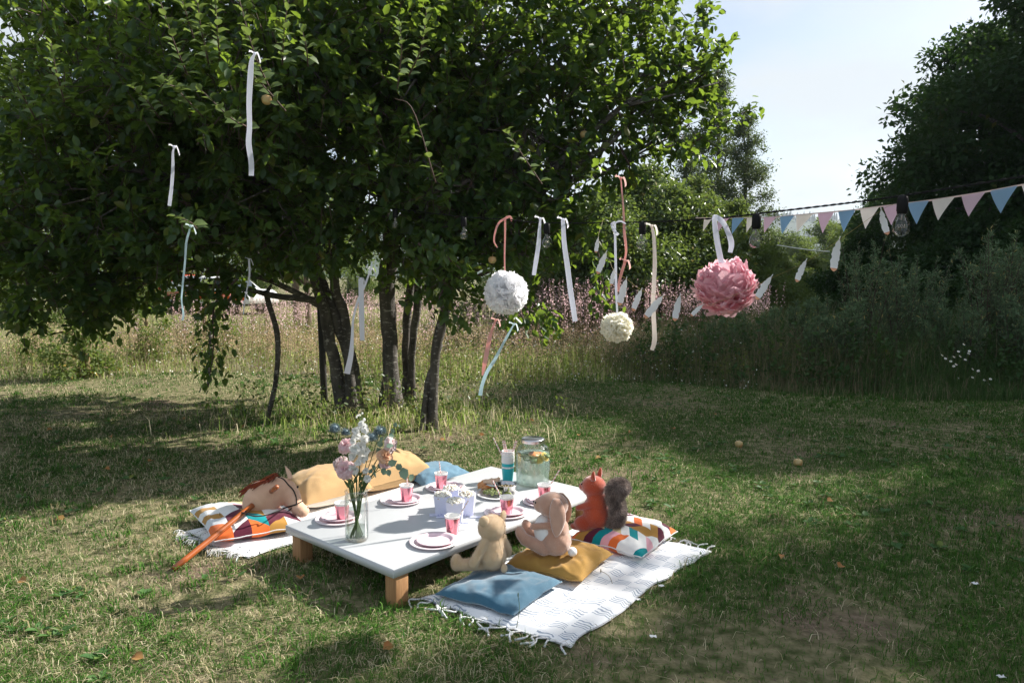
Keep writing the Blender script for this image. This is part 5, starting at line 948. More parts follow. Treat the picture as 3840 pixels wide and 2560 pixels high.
for (x, y, l, an, dy) in [(1478, 480, .026, 80, .02), (1555, 500, .014, -60, .03), (1430, 600, .027, -75, .015), (1400, 690, .030, -30, .0), (1290, 760, .034, 200, .02), (1180, 850, .038, 80, .03), (1370, 890, .036, 15, -.02), (1150, 1010, .046, 100, .01), (1210, 760, .030, 60, .03), (1420, 1225, .046, 20, -.035), (1550, 1310, .040, -60, -.03), (1650, 1440, .060, -75, -.02), (1790, 1520, .044, -70, -.02), (1250, 1400, .040, 250, -.02), (1345, 1420, .034, -70, -.01), (1050, 1320, .034, 110, .0), (1075, 1470, .036, -60, -.01), (990, 1390, .026, 200, 0), (1265, 580, .030, 85, .03), (1180, 1290, .028, 95, .01)]:
    c = fl(x, y, dy); a = math.radians(an); d = np.array([math.cos(a), .35*rng.normal(), math.sin(a)]); u = np.array([.4*rng.normal(), -1, .5 + .5*rng.normal()]); T = (LEAF8[0]*np.array([1.25, 1, 1.0]), LEAF8[1])
    add_obj('leaf', scatter('leaf', T, (c - d/np.linalg.norm(d)*l/2 - tl_)[None], d[None], u[None], l, True), M_euc, t)

for i in range(9):
    a = i*.7 + .3; e = NECK + np.array([.045*math.cos(a), .035*math.sin(a), .05 + .05*((i*7) % 5)/5]); b = MB(); P = stem_path(e, kst); kst += 1; b.tube(P, .0022, 5); t = thing('flower_stem', 'green leafless stem standing among the flowers in the vase', 'stem', (vp[0], vp[1], VZ + .014), 0, 'green stems in the vase'); build('stem', b, M_st, t)
    tq = wloc(t); D = np.array([[math.cos(a + k), math.sin(a + k), 1.2] for k in range(3)]); add_obj('stem_leaf', scatter('stem_leaf', LEAFN, P[[8, 10, 12]] - tq, D, np.tile([0, -1.0, .3], (3, 1)), .05), M_st, t)
# ------------------------------------------------------------------ soft toys
section(True)
M_bear = mat('teddy_plush', (.83, .61, .38), rough=.95, hue2=(.76, .51, .28), scale=28, bump=.8, bscale=330, sheen=.6, spec=.1); M_rab = mat('rabbit_plush', (.52, .31, .22), rough=.9, hue2=(.44, .24, .165), scale=16, bump=.2, bscale=500, sheen=.9, spec=.1); M_rabw = mat('white_plush', (.80, .79, .77), rough=.9, var=.03, bump=.3, bscale=300, sheen=.5)
M_sq = mat('squirrel_plush', (.46, .075, .025), rough=.9, hue2=(.36, .05, .018), scale=12, bump=.3, bscale=400, sheen=.9, spec=.1); M_eye = mat('black_bead', (.01, .01, .01), rough=.15, var=0); M_fur = mat('grey_fur', (.52, .42, .37), rough=.8, hue2=(.15, .115, .10), scale=24, island=.6); M_seamd = mat('seam_thread', (.40, .26, .14), rough=.9)
def fuzz(name, me, n, l, m, parent, lean=(0, 0, -.3), r=.0007):
    co = np.zeros(len(me.vertices)*3); me.vertices.foreach_get('co', co); co = co.reshape(-1, 3); no = np.zeros(len(me.vertices)*3); me.vertices.foreach_get('normal', no); no = no.reshape(-1, 3)
    i = rng.integers(0, len(co), n); P = co[i] + rng.normal(size=(n, 3))*.002; D = no[i] + rng.normal(size=(n, 3))*.45 + np.array(lean); D /= np.linalg.norm(D, axis=1)[:, None]
    o = add_obj(name, prisms(name, P, P + D*(l*(.6 + .6*rng.random((n, 1)))), r, r*.2), m, parent); o['kind'] = 'stuff'; return o
S2 = lambda a, b_: [(-1, a), (1, b_)]
# teddy bear, back to us
t = thing('teddy_bear', 'honey-coloured teddy bear sitting with its back to us on the blue cushion', 'teddy bear', (-.085, 3.405, .106), .74); t.scale = (1.09,)*3; b = MB()
b.ell((0, 0, .062), (.066, .058, .064)); b.ell((0, .004, .105), (.056, .048, .055)); b.ell((0, .010, .193), (.066, .059, .058), sub=3); b.ell((0, .055, .178), (.030, .028, .024))
for s in (-1, 1):
    b.caps((s*.052, .000, .138), (s*.094, .012, .066), .021, .024); b.ell((s*.097, .018, .052), (.025, .026, .025)); b.caps((s*.040, .03, .032), (s*.112, .085, .026), .031, .028)
    b.ell((s*.132, .098, .040), (.030, .026, .042), rot('Z', -s*.4))
me = remesh(b, .0055, 5); add_obj('body', me, M_bear, t); fuzz('fur', me, 13000, .0042, M_bear, t, r=.0005)
for s in (-1, 1):
    b = MB(); b.ell((s*.057, -.002, .236), (.024, .012, .025), rot('Z', s*.4), 3); build('ear', b, M_bear, t, local=True)
    b = MB(); b.ell((s*.020, .060, .200), (.004, .003, .004)); build('eye', b, M_eye, t, local=True)
b = MB(); b.ell((.012, -.060, .022), (.015, .016, .021), None, 3); build('tail', b, M_bear, t, local=True)
b = MB(); b.ell((0, .083, .184), (.008, .005, .006)); build('nose', b, M_eye, t, local=True)
b = MB(); b.tube([(.026*math.cos(a)*0 + .030, -.0445 + .012*abs(math.sin(a)), .19 + .045*math.sin(a)) for a in np.linspace(-1.1, 1.0, 9)], .0009, 4); b.tube(spline([(0, -.0555, .03), (0, -.0605, .07), (0, -.0475, .12), (0, -.035, .150)], 9), .0009, 4); build('seam', b, M_seamd, t, local=True)
# rabbit, facing the table
t = thing('plush_rabbit', 'dusty pink plush rabbit with hanging ears and white belly on the mustard cushion', 'plush rabbit', (.225, 3.565, .118), math.radians(72)); b = MB()
b.ell((0, -.004, .078), (.083, .084, .078)); b.ell((0, -.010, .135), (.066, .064, .070)); b.ell((0, -.006, .185), (.050, .048, .045)); b.ell((0, .014, .262), (.070, .082, .066), sub=3); b.ell((0, .075, .258), (.047, .040, .043))
for s in (-1, 1):
    b.caps((s*.052, .010, .172), (s*.058, .098, .158), .021, .019); b.caps((s*.045, .045, .045), (s*.052, .140, .082), .037, .033); b.ell((s*.055, .162, .108), (.034, .027, .048), rot('X', -.5))
me = remesh(b, .0065, 7); add_obj('body', me, M_rab, t); fuzz('fur', me, 5000, .004, M_rab, t, r=.0006)
b = MB(); b.ell((0, .050, .125), (.064, .060, .086), rot('X', -.12), 3); build('belly', b, M_rabw, t, local=True)
for s in (-1, 1):
    n = 15; tt = np.linspace(0, 1, n); cen = spline([(s*.050, -.018, .312), (s*.076, -.030, .268), (s*.085, -.036, .205), (s*.084, -.030, .128)], n); w = .036*np.sin(np.pi*np.clip(tt*.88 + .10, 0, 1))**.7*(1 + .3*tt); b = MB(); V = []
    for i in range(n):
        for k in range(12): a = 2*math.pi*k/12; V.append(cen[i] + np.array([s*.35, .94, 0])*w[i]*math.cos(a) + np.array([s*.94, -.35, .1])*(.010*math.sin(a) - .006*math.cos(a)**2)*min(1, w[i]/.02))
    b.add(V, [(i*12+k, i*12+(k+1) % 12, (i+1)*12+(k+1) % 12, (i+1)*12+k) for i in range(n-1) for k in range(12)] + [tuple(range(12))[::-1], tuple(range((n-1)*12, n*12))]); build('ear', b, M_rab, t, local=True)
    b = MB(); b.ell((s*.046, .092, .279), (.0042, .0042, .0058)); build('eye', b, M_eye, t, local=True)
b = MB(); b.ell((0, .114, .268), (.007, .005, .005)); build('nose', b, M_eye, t, local=True)
b = MB(); b.ell((.0, -.092, .030), (.024, .024, .024), None, 3); me = b.mesh('tail'); add_obj('tail', me, M_rabw, t)
# squirrel, turned away
t = thing('plush_squirrel', 'rust-red plush squirrel with a bushy grey tail sitting on the printed cushion', 'plush squirrel', (.490, 3.985, .098), math.radians(58)); t.scale = (1.06,)*3; b = MB()
b.ell((0, 0, .080), (.088, .080, .084)); b.ell((0, .002, .150), (.068, .062, .070)); b.ell((0, .022, .238), (.064, .068, .060), sub=3); b.ell((0, .082, .228), (.030, .028, .026))
for s in (-1, 1):
    b.caps((s*.06, .02, .155), (s*.055, .085, .125), .021, .018); b.ell((s*.060, .055, .045), (.038, .052, .045)); b.ell((s*.055, .095, .020), (.026, .042, .02))
me = remesh(b, .0065, 7); add_obj('body', me, M_sq, t); fuzz('fur', me, 5000, .004, M_sq, t, r=.0006)
for s in (-1, 1):
    b = MB(); b.tube([(s*.036, .010, .282), (s*.042, .008, .304), (s*.044, .006, .322), (s*.044, .005, .334)], [.014, .0135, .009, .003], 9); build('ear', b, M_sq, t, local=True); b = MB(); b.ell((s*.040, .075, .252), (.004, .004, .006)); build('eye', b, M_eye, t, local=True)
b = MB(); b.ell((0, .110, .233), (.006, .005, .005)); build('nose', b, M_eye, t, local=True)
b = MB(); cen = spline([(-.01, -.075, .030), (-.01, -.118, .085), (-.01, -.120, .150), (-.01, -.102, .215), (-.01, -.116, .255), (-.01, -.142, .262)], 16); rr = np.interp(np.linspace(0, 1, 16), [0, .25, .5, .75, 1], [.026, .034, .036, .044, .036])
for c, r in zip(cen, rr): b.ell(c, [r*1.12, r, r])
me = remesh(b, .008, 4); o = add_obj('tail', me, M_fur, t); fuzz('tail_fur', me, 17000, .021, M_fur, o, (0, -.3, -.35), .0009)

# hobby horse lying across the printed cushion
def hz(x, y, Y): return A(*z7(x, y), Y)
M_hors = mat('horse_cloth', (.70, .44, .30), rough=.85, var=.05, scale=6, bump=.15, bscale=600, sheen=.2); M_stick = mat('varnished_stick', (.42, .115, .025), rough=.25, hue2=(.30, .07, .015), scale=3, coat=.5); M_cord = mat('black_cord', (.02, .018, .016), rough=.8, bump=.8, bscale=250); M_mane = mat('rust_yarn', (.24, .045, .015), rough=.9, island=.4); M_hole = mat('dark_stitch', (.03, .02, .02))
h0 = hz(1290, 700, 4.22); t = thing('hobby_horse', 'hobby horse with a stuffed pale head and varnished stick lying on the printed cushion', 'hobby horse', (h0[0], h0[1], .12)); b = MB()
for (x, y, Y, r) in [(1180, 700, 4.20, (.082, .08, .088)), (1250, 640, 4.22, (.088, .085, .105)), (1340, 640, 4.24, (.090, .085, .105)), (1420, 590, 4.27, (.086, .08, .098)), (1520, 540, 4.30, (.082, .075, .088)), (1610, 560, 4.31, (.074, .07, .082)), (1690, 640, 4.29, (.062, .06, .070)), (1745, 730, 4.25, (.048, .052, .056)), (1800, 810, 4.22, (.044, .050, .046)), (1860, 845, 4.20, (.042, .048, .040)), (1120, 760, 4.18, (.060, .06, .060))]:
    b.ell(hz(x, y, Y), r)
me = remesh(b, .008, 9)
for v in me.vertices: v.co -= Vector(wloc(t))
add_obj('head', me, M_hors, t)
b = MB(); p0, p1 = hz(1075, 800, 4.10), G(*z7(-30, 1690), .016); p0 = p0 + (p0 - p1)*.05; b.tube([p0 + (p1-p0)*q for q in np.linspace(0, 1, 8)], .0165, 14); build('stick', b, M_stick, t)
b = MB(); q0, q1 = hz(1395, 560, 4.20), hz(1480, 490, 4.10); b.tube([q0, .5*(q0+q1), q1, q1 + (q1-q0)*.08], [.0155, .015, .0145, .008], 12); build('handle_peg', b, M_stick, t)
b = MB()
for k in range(110):
    f = rng.random(); c = hz(1080 + 420*f, 500 - 190*f + 20*rng.normal(), 4.24 + .02*rng.normal()); e = c + np.array([-.045 - .03*rng.random(), -.03*rng.random(), -.030 - .03*rng.random()]) + rv(1, .008)[0]; b.tube(spline([c + [0, .03, -.01], c + [-.004, 0, .006], e], 5), .0022, 4, cap=False)
for k in range(46):
    c = hz(1300 + 20*rng.normal(), 400 + 12*rng.normal(), 4.16); e = c + np.array([-.060 - .03*rng.random(), -.01, -.030 - .015*rng.random()]); b.tube(spline([c, .5*(c+e) + [0, -.008, .004], e], 5), .0022, 4, cap=False)
build('mane', b, M_mane, t)
for (a, c, nm) in ((hz(1685, 375, 4.30), hz(1610, 185, 4.36), 'ear'),):
    n = 9; cen = spline([a, .5*(a+c) + [.004, 0, 0], c], n); w = .014*np.sin(np.pi*np.linspace(.28, .97, n))**.8; b = MB(); V = []
    for i in range(n):
        for k in range(8): an = 2*math.pi*k/8; V.append(cen[i] + np.array([1, .2, .2])*w[i]*math.cos(an) + np.array([-.2, 1, 0])*.006*math.sin(an))
    b.add(V, [(i*8+k, i*8+(k+1) % 8, (i+1)*8+(k+1) % 8, (i+1)*8+k) for i in range(n-1) for k in range(8)] + [tuple(range(8))[::-1], tuple(range((n-1)*8, n*8))]); build(nm, b, M_hors, t)
from mathutils.bvhtree import BVHTree
bv = BVHTree.FromPolygons([v.co + Vector(wloc(t)) for v in me.vertices], [tuple(p.vertices) for p in me.polygons])
def on_head(x, y, lift=.004):
    u, v = z7(x, y); o = Vector((0, 0, HS)); d = Vector(ray(u*VS, v*VS)).normalized(); hit = bv.ray_cast(o, d)
    return np.array(hit[0] - d*lift) if hit[0] is not None else hz(x, y, 4.20)
b = MB(); b.tube(spline([on_head(x, y) for (x, y) in [(1500, 345), (1580, 375), (1650, 455), (1720, 530), (1760, 620), (1775, 730)]], 24), .0038, 6); b.tube(spline([on_head(x, y) for (x, y) in [(1870, 690), (1775, 745), (1690, 810), (1640, 850)]], 16), .0034, 6)
b.tube(spline([on_head(1775, 740), on_head(1690, 770, .01), on_head(1590, 800, .006), hz(1480, 850, 4.05), hz(1340, 900, 4.03), hz(1180, 920, 3.99), hz(1080, 900, 3.98), hz(1010, 875, 4.02), hz(945, 860, 4.05), hz(960, 840, 4.08), hz(1030, 850, 4.05)], 40), .0042, 6); build('bridle', b, M_cord, t)
b = MB(); e = on_head(1788, 490, .001); b.ell(e, (.007, .006, .008)); build('eye', b, M_eye, t); b = MB(); b.tube([on_head(1937, 775, .001), on_head(1942, 805, .001)], .0022, 5); build('nostril', b, M_hole, t)
b = MB(); b.tube(spline([on_head(x, y, .0005) for (x, y) in [(1795, 830), (1825, 870), (1838, 940)]], 8), .0016, 4); build('seam', b, M_seamd, t)
section(False)
# ------------------------------------------------------------------ string of bulbs
M_rub = mat('black_rubber', (.006, .006, .007), rough=.6, var=.2, spec=.2); M_bulb = glassmat('bulb_glass', (.97, .98, .98), .12); M_fil = mat('filament_wire', (.35, .30, .25), rough=.4, metal=.8)
CAB = [(2470, 385, 2.15), (2352, 405, 2.28), (2074, 449, 2.65), (1950, 466, 2.83), (1738, 491, 3.15), (1650, 501, 3.33), (1476, 510, 3.85), (1256, 512, 4.3), (1160, 504, 4.5), (1065, 498, 4.75), (908, 480, 5.5), (765, 462, 5.95), (651, 502, 6.5), (560, 470, 7.0)]
CP = [A(*c) for c in CAB]; o0 = CP[5]; t = thing('string_lights', 'black cable of clear glass bulbs strung from the apple tree past the bunting', 'string lights', o0)
P = spline(CP, 150); b = MB(); 
for ph in (0, math.pi):
    a = np.arange(900)*.55 + ph; Pf = spline(CP, 900); b.tube(Pf + np.stack([0*a, .0022*np.cos(a), .0022*np.sin(a)], 1), .0024, 4, cap=False)
build('cable', b, M_rub, t)
for i in (2, 4, 6, 7, 9, 10, 11, 12):
    c = CP[i] + [0, 0, -.003]; tl_ = c - wloc(t); b = MB(); b.lathe([(0, .004), (.012, .003), (.017, -.004), (.019, -.012), (.0195, -.052), (.0175, -.056), (.0175, -.062), (0, -.062)], 18, tl_); s = build('socket', b, M_rub, t, local=True)
    sw = np.array([.002*math.sin(i*3), 0, 0]); b = MB(); b.lathe([(.0135, -.060), (.0145, -.070), (.019, -.080), (.0265, -.094), (.0300, -.110), (.0285, -.125), (.021, -.137), (.010, -.1435), (0, -.1445)], 24, tl_ + sw); build('bulb', b, M_bulb, s, local=True)
    b = MB(); b.lathe([(0, -.062), (.004, -.064), (.0025, -.085), (0, -.087)], 8, tl_ + sw); a = np.linspace(0, 12.5, 40); b.tube(tl_ + sw + np.stack([.011*np.sin(a*.5), .011*np.cos(a*.5), -.100 - .013*np.abs(np.sin(a*.9))], 1), .0006, 4); build('filament', b, M_fil, s, local=True)

# bunting
M_pw, M_pp, M_pb = [mat(n_, c_, rough=.85, var=.05, bump=.3, bscale=700, trans=.25) for n_, c_ in (('bunting_white', (.82, .79, .77)), ('bunting_pink', (.74, .58, .69)), ('bunting_blue', (.29, .47, .66)))]
M_tape = mat('bunting_tape', (.78, .60, .55), rough=.8)
PEN = [(245, 380, 300, 379, 238, 468, 0), (335, 378, 410, 378, 335, 470, 1), (430, 379, 508, 378, 427, 485, 2), (525, 378, 590, 377, 522, 475, 0), (637, 375, 717, 372, 638, 476, 1), (742, 370, 835, 362, 755, 485, 2), (850, 362, 960, 350, 852, 470, 0), (988, 350, 1095, 340, 1020, 478, 1), (1122, 338, 1235, 325, 1158, 470, 2), (1265, 322, 1390, 305, 1300, 450, 0), (1415, 302, 1545, 288, 1470, 425, 1), (1575, 282, 1715, 265, 1635, 420, 2), (1735, 262, 1885, 240, 1775, 395, 0), (1928, 235, 2085, 208, 1975, 370, 1), (2115, 203, 2295, 168, 2185, 348, 2), (2320, 162, 2510, 128, 2390, 310, 0)]
def yb(x): return 1/np.interp(x, [200, 2560], [1/5.4, 1/2.9])
q = A(*z5(1240, 325), yb(1240)); t = thing('bunting', 'string of white, pink and blue fabric pennants hung under the black cable', 'bunting', q)
pts = [(190, 378), (300, 379), (508, 378), (717, 372), (960, 350), (1235, 325), (1390, 305), (1715, 265), (1885, 240), (2085, 208), (2295, 168), (2560, 118)]
P = spline([A(*z5(x, y), yb(x)) for x, y in pts], 60); b = MB(); b.strip(P, .007, np.array([0, 0, 1.0])); b.strip(P + [0, .0015, 0], .007, np.array([0, 0, -1.0])); build('tape', b, M_tape, t)
for (x0, y0, x1, y1, xt, yt, c) in PEN:
    a, e, tp = A(*z5(x0, y0), yb(x0)), A(*z5(x1, y1), yb(x1)), A(*z5(xt, yt), yb(xt)); b = MB(); n = 9; Gd = []
    for i in range(n):
        f = i/(n-1); l = a*(1-f) + tp*f; r = e*(1-f) + tp*f; w = np.linalg.norm(e-a); Gd.append([l*(1-g) + r*g + np.array([0, -.10, 0])*w*math.sin(g*math.pi)*(1-f) + np.array([0, .05, 0])*w*math.sin(f*3) for g in np.linspace(0, 1, 7)])
    Gd = np.array(Gd); b.grid(Gd); b.grid(Gd + [0, .0012, 0], None, True); build('pennant', b, (M_pw, M_pp, M_pb)[c], t)

# feather garland
M_fea = mat('white_feather_card', (.84, .84, .84), rough=.6, var=.02, trans=.2); M_tip = mat('rose_gold_tip', (.62, .30, .16), rough=.35, metal=.5); M_thr = mat('gold_thread', (.35, .26, .08), rough=.5)
FE = [(z5, 1400, 310, 1448, 488), (z5, 1135, 498, 1092, 728), (z5, 918, 643, 850, 797), (z6, 2182, 468, 2078, 627), (z6, 1745, 655, 1666, 730), (z6, 1600, 588, 1563, 762), (z6, 1498, 592, 1376, 745), (z6, 1358, 553, 1300, 698), (z6, 1262, 483, 1213, 665), (z6, 1181, 432, 1163, 538), (z6, 1136, 318, 1076, 466), (z6, 1082, 232, 1066, 332)]
ya = np.interp(np.arange(12), [0, 3, 6, 11], [2.75, 2.95, 3.3, 3.9])
tops_ = [A(*f(x0, y0), Y) for (f, x0, y0, x1, y1), Y in zip(FE, ya)]; t = thing('feather_garland', 'thread of white card feathers with rose-gold tips sagging in front of the weeds', 'garland', tops_[4])
thr = [A(2052, 462, 2.68)] + tops_ + [A(1385, 500, 4.05)]; b = MB(); b.tube(spline([p + [0, .001, -.012] for p in thr], 90), .0007, 4); build('thread', b, M_thr, t)
for i, ((f, x0, y0, x1, y1), Y) in enumerate(zip(FE, ya)):
    p, q = tops_[i], A(*f(x1, y1), Y); L_ = np.linalg.norm(q - p); d = (q-p)/L_; s = np.cross(d, [0, 1, 0]); s /= np.linalg.norm(s); n = 22; tt = np.linspace(0, 1, n); w = L_*.112*np.clip(np.sin(np.pi*np.clip((tt - .12)/.98, 0, 1)), 0, 1)**.55*(tt > .12) + .0016; w *= np.where(tt > .9, np.sqrt(np.clip(1 - ((tt-.9)/.1)**2, .05, 1)), 1)
    nl_ = w*(1 - .22*(np.isin(np.arange(n), (6, 12, 13))) + .05*np.sin(np.arange(n)*1.7 + i)); nr_ = w*(1 - .24*(np.isin(np.arange(n), (8, 15))) + .05*np.sin(np.arange(n)*1.3 + 2*i)); cu = np.array([0, 1, 0]); cen = p + d*tt[:, None]*L_ + cu*(.06*L_*np.sin(tt*3))[:, None]
    def fg(i0, i1):
        g = [[cen[k] - s*nl_[k] + cu*.12*nl_[k], cen[k], cen[k] + s*nr_[k] + cu*.12*nr_[k]] for k in range(i0, i1)]; b = MB(); b.grid(g); b.grid(np.array(g) + [0, .0009, 0], None, True); return b
    fe = build('feather', fg(0, 20), M_fea, t); build('tip', fg(19, n), M_tip, fe)

# tissue pompoms, each petal an object of its own
def petal_mesh(seed, ruff):
    g = np.random.default_rng(seed); n, k = 7, 11; G_ = []; ph = g.random(4)*6.28
    for i in range(n):
        r = i/(n-1); row = []
        for j in range(k):
            f = (j/(k-1) - .5)*2; wv = (math.sin(f*4.2 + ph[0]) + .55*math.sin(f*8 + ph[1]))*ruff*r**1.5; nib = 1 + .06*math.sin(f*12 + ph[2])*(r > .9) - .30*f*f*r
            row.append((f*(.16 + .74*r**.8), nib*(r - .30*r*r*r), wv + .52*r*r*r + .10*f*f*r))
        G_.append(row)
    b = MB(); b.grid(G_); return b.mesh('petal')
PM = {}
def pompom(name, label, c, r, m, npet, key, asp=1.0, ruff=.10, axis=(0, -1, .25)):
    t = thing(name, label, 'pompom', c, 0, 'tissue pompoms')
    if key not in PM:
        PM[key] = [petal_mesh(900 + 17*len(PM) + q, ruff) for q in range(5)]
        for me in PM[key]: me.materials.append(m)
    ga = math.pi*(3 - math.sqrt(5))
    for i in range(npet):
        z = 1 - 2*(i + .5)/npet; q = np.array([math.sqrt(1-z*z)*math.cos(ga*i), math.sqrt(1-z*z)*math.sin(ga*i), z]) + rv(1, .12)[0]; q /= np.linalg.norm(q)
        u = np.array(axis) + rv(1, .24)[0]; X, Y_, Z = frames(q[None], u[None]); s = r*(.95 + .12*rng.random())
        if key != 'p':      # soft overlapping petals lying over the ball
            tg = np.cross(q, rv(1)[0]); tg /= np.linalg.norm(tg); X, Y_, Z = frames((tg*.75 + q*.62)[None], (q - .5*tg)[None]); s = r*(.62 + .12*rng.random())
        o = bpy.data.objects.new('petal', PM[key][i % 5]); COL.objects.link(o); o.parent = t; M4 = Matrix.Identity(4)
        sz = np.array([1, 1, asp])
        for a in range(3): M4[a][0], M4[a][1], M4[a][2] = X[0][a]*s*.85, Y_[0][a]*s*sz[a]*1.28, Z[0][a]*s*.95
        if key != 'p':
            for a in range(3): M4[a][3] = q[a]*r*.55*(asp if a == 2 else 1) - Y_[0][a]*s*.25
        o.matrix_local = M4
    k_ = .30 if key == 'p' else .45; b = MB(); b.ell((0, 0, 0), (r*k_, r*k_, r*k_*asp), sub=3); build('tissue_core', b, m, t, local=True); return t
M_tw = mat('white_tissue', (.97, .97, .98), rough=.9, var=.01, trans=.7, spec=.1); M_tc = mat('cream_tissue', (.92, .90, .80), rough=.8, var=.03, trans=.6); M_tp = mat('pink_tissue', (.95, .62, .68), rough=.85, var=.05, trans=.7, spec=.1)
M_rw = mat('white_ribbon', (.86, .87, .93), rough=.35, var=.02, trans=.50); M_rp = mat('pink_ribbon', (.86, .52, .47), rough=.4, var=.05, trans=.50); M_rb = mat('pale_blue_ribbon', (.72, .86, .90), rough=.4, var=.03, trans=.50); M_rc = mat('cream_ribbon', (.88, .82, .77), rough=.35, var=.02, trans=.5)
def ribbon_mb(pts, Y, w, tw=0.0, y1=None, n=26):
    """pts in view coordinates with optional widths (view px)"""
    m = len(pts); P = spline([A(p[0], p[1], Y + ((y1 or Y) - Y)*i/(m-1)) for i, p in enumerate(pts)], n); W = np.interp(np.linspace(0, 1, n), np.linspace(0, 1, m), [p[2] if len(p) > 2 else w for p in pts])*Y*VS/FOC
    T = np.gradient(P, axis=0); S = np.cross(T, [0, 1, 0]); S /= np.linalg.norm(S, axis=1)[:, None] + 1e-9
    if tw:
        a = tw*np.sin(np.linspace(0, 3.1*m/3, n)); S = S*np.cos(a)[:, None] + np.array([0, 1, 0])*np.sin(a)[:, None]
    b = MB(); b.strip(P, W, S, .06); b.strip(P + np.array([0, .0006, 0]), W, -S, .06); return b
cw = A(1162, 672, 4.5); wp = pompom('pompom', 'white tissue pompom hanging on a pink ribbon', cw, .124, M_tw, 130, 'w', 1.0, .06)
b = ribbon_mb([(1160, 502, 5), (1160, 540, 4), (1159, 590, 3.5), (1160, 640, 3)], 4.48, 4); build('hanging_ribbon', b, M_rp, wp); b = ribbon_mb([(1162, 500, 6), (1172, 498, 5), (1176, 508, 5)], 4.47, 5, n=10); build('ribbon_bow', b, M_rp, wp); b = ribbon_mb([(1162, 501, 5), (1146, 512, 5), (1137, 535, 4), (1135, 555, 3.5), (1143, 569, 3)], 4.46, 4); build('ribbon_tail', b, M_rp, wp)
cc = A(1417, 751, 3.95); cp_ = pompom('pompom', 'small cream tissue pompom on a thin white ribbon', cc, .080, M_tc, 110, 'c', .90, .13)
b = ribbon_mb([(1412, 512, 5), (1414, 600, 5.5), (1415, 660, 5.5), (1418, 725, 4)], 3.93, 5); build('hanging_ribbon', b, M_rw, cp_); b = ribbon_mb([(1413, 511, 7), (1405, 516, 8), (1410, 528, 7), (1420, 540, 6)], 3.90, 6, .6, n=14); build('ribbon_bow', b, M_rw, cp_); b = ribbon_mb([(1412, 512, 3), (1425, 508, 4), (1437, 514, 3)], 3.90, 4, n=8); build('ribbon_tail', b, M_rw, cp_)
ck = A(1668, 667, 3.25); pk = pompom('pompom', 'big pink tissue pompom on a wide white ribbon', ck, .124, M_tp, 105, 'p', .86, .15, (-.35, -.3, .9))
b = ribbon_mb([(1640, 500, 10), (1645, 540, 15), (1653, 585, 14), (1662, 625, 12)], 3.22, 12, .25); build('hanging_ribbon', b, M_rw, pk); b = ribbon_mb([(1642, 497, 11), (1660, 510, 16), (1675, 540, 14), (1680, 562, 12), (1677, 580, 10)], 3.20, 12, .5); build('ribbon_tail', b, M_rw, pk); b = MB(); b.ell(A(1641, 498, 3.3), (.010, .008, .010)); build('knot', b, M_rw, pk)

# loose ribbons
def ribbon(pts, Y, m, label, tw=.25, y1=None, knot=True):
    b = ribbon_mb(pts, Y, 8, tw, y1)
    if knot:
        k0 = A(pts[0][0], pts[0][1], Y - .004); b.ell(k0, (.009, .007, .010), sub=2); w0 = .016
        for sx, dz in ((1, -.045), (-1, .020)):
            Pk = spline([k0, k0 + [sx*.016, -.006, .010 + dz*.1], k0 + [sx*.028, -.004, dz*.6], k0 + [sx*.030, .004, dz]], 8); b.strip(Pk, w0*np.linspace(.5, 1, 8), np.array([.6, -.5, .6]), .1)
    return solo('ribbon', b, m, label, 'ribbon', 'ribbons hung in the tree and on the cable')
ribbon([(585, 124, 4), (578, 140, 10), (575, 175, 13), (572, 235, 12), (573, 290, 12), (571, 330, 13), (577, 372, 12), (577, 404, 11)], 4.05, M_rw, 'long wide white ribbon tied to the sunlit shoots at the upper left', .12)
ribbon([(400, 338, 3), (397, 352, 5), (397, 385, 7), (394, 430, 8), (391, 455, 9), (389, 473, 8)], 4.3, M_rw, 'short white ribbon left of the long one', .1)
ribbon([(438, 520, 4), (428, 556, 5), (425, 600, 4), (419, 660, 5), (417, 690, 5), (421, 720, 5), (419, 736, 4)], 4.4, M_rb, 'thin pale blue twisted ribbon in the dark leaves at the left', .5)
ribbon([(572, 596, 5), (573, 630, 4), (569, 655, 3), (562, 690, 3), (559, 722, 3)], 5.6, M_rw, 'thin faint grey ribbon under the low branch', .3)
ribbon([(852, 618, 4), (838, 655, 5), (822, 690, 5), (811, 735, 5), (809, 775, 8), (806, 815, 12), (797, 858, 14)], 5.0, M_rw, 'curved white ribbon widening towards its lower end in front of the left stems', .25)
ribbon([(829, 640, 12), (830, 690, 12), (831, 740, 12), (832, 782, 11)], 5.2, M_rw, 'straight greyish ribbon just behind the curved white one', .06)
ribbon([(941, 596, 6), (941, 625, 6), (940, 640, 4)], 7.2, M_rc, 'short cream ribbon between the middle stems', .1)
ribbon([(1241, 503, 4), (1239, 530, 8), (1237, 560, 10), (1231, 600, 10), (1226, 632, 9)], 4.3, M_rw, 'white ribbon left of the bulb near the middle', .12)
ribbon([(1293, 505, 9), (1296, 560, 11), (1303, 610, 12), (1310, 665, 12), (1317, 710, 12), (1321, 738, 11)], 4.2, M_rw, 'long straight white ribbon on the cable right of the white pompom', .06)
ribbon([(1497, 520, 5), (1502, 545, 9), (1504, 600, 10), (1502, 650, 9), (1500, 700, 10), (1503, 760, 10), (1503, 785, 12), (1497, 804, 10)], 3.85, M_rc, 'long cream ribbon right of the cream pompom', .3)
ribbon([(1426, 410, 3), (1431, 470, 5), (1434, 530, 7), (1438, 575, 5), (1434, 602, 5)], 4.3, M_rp, 'thin pink ribbon hanging from the tree above the cream pompom', .5)
ribbon([(1436, 600, 6), (1424, 640, 8), (1420, 670, 6)], 4.3, M_rp, 'pink ribbon end between the feathers and the cream pompom', .4)
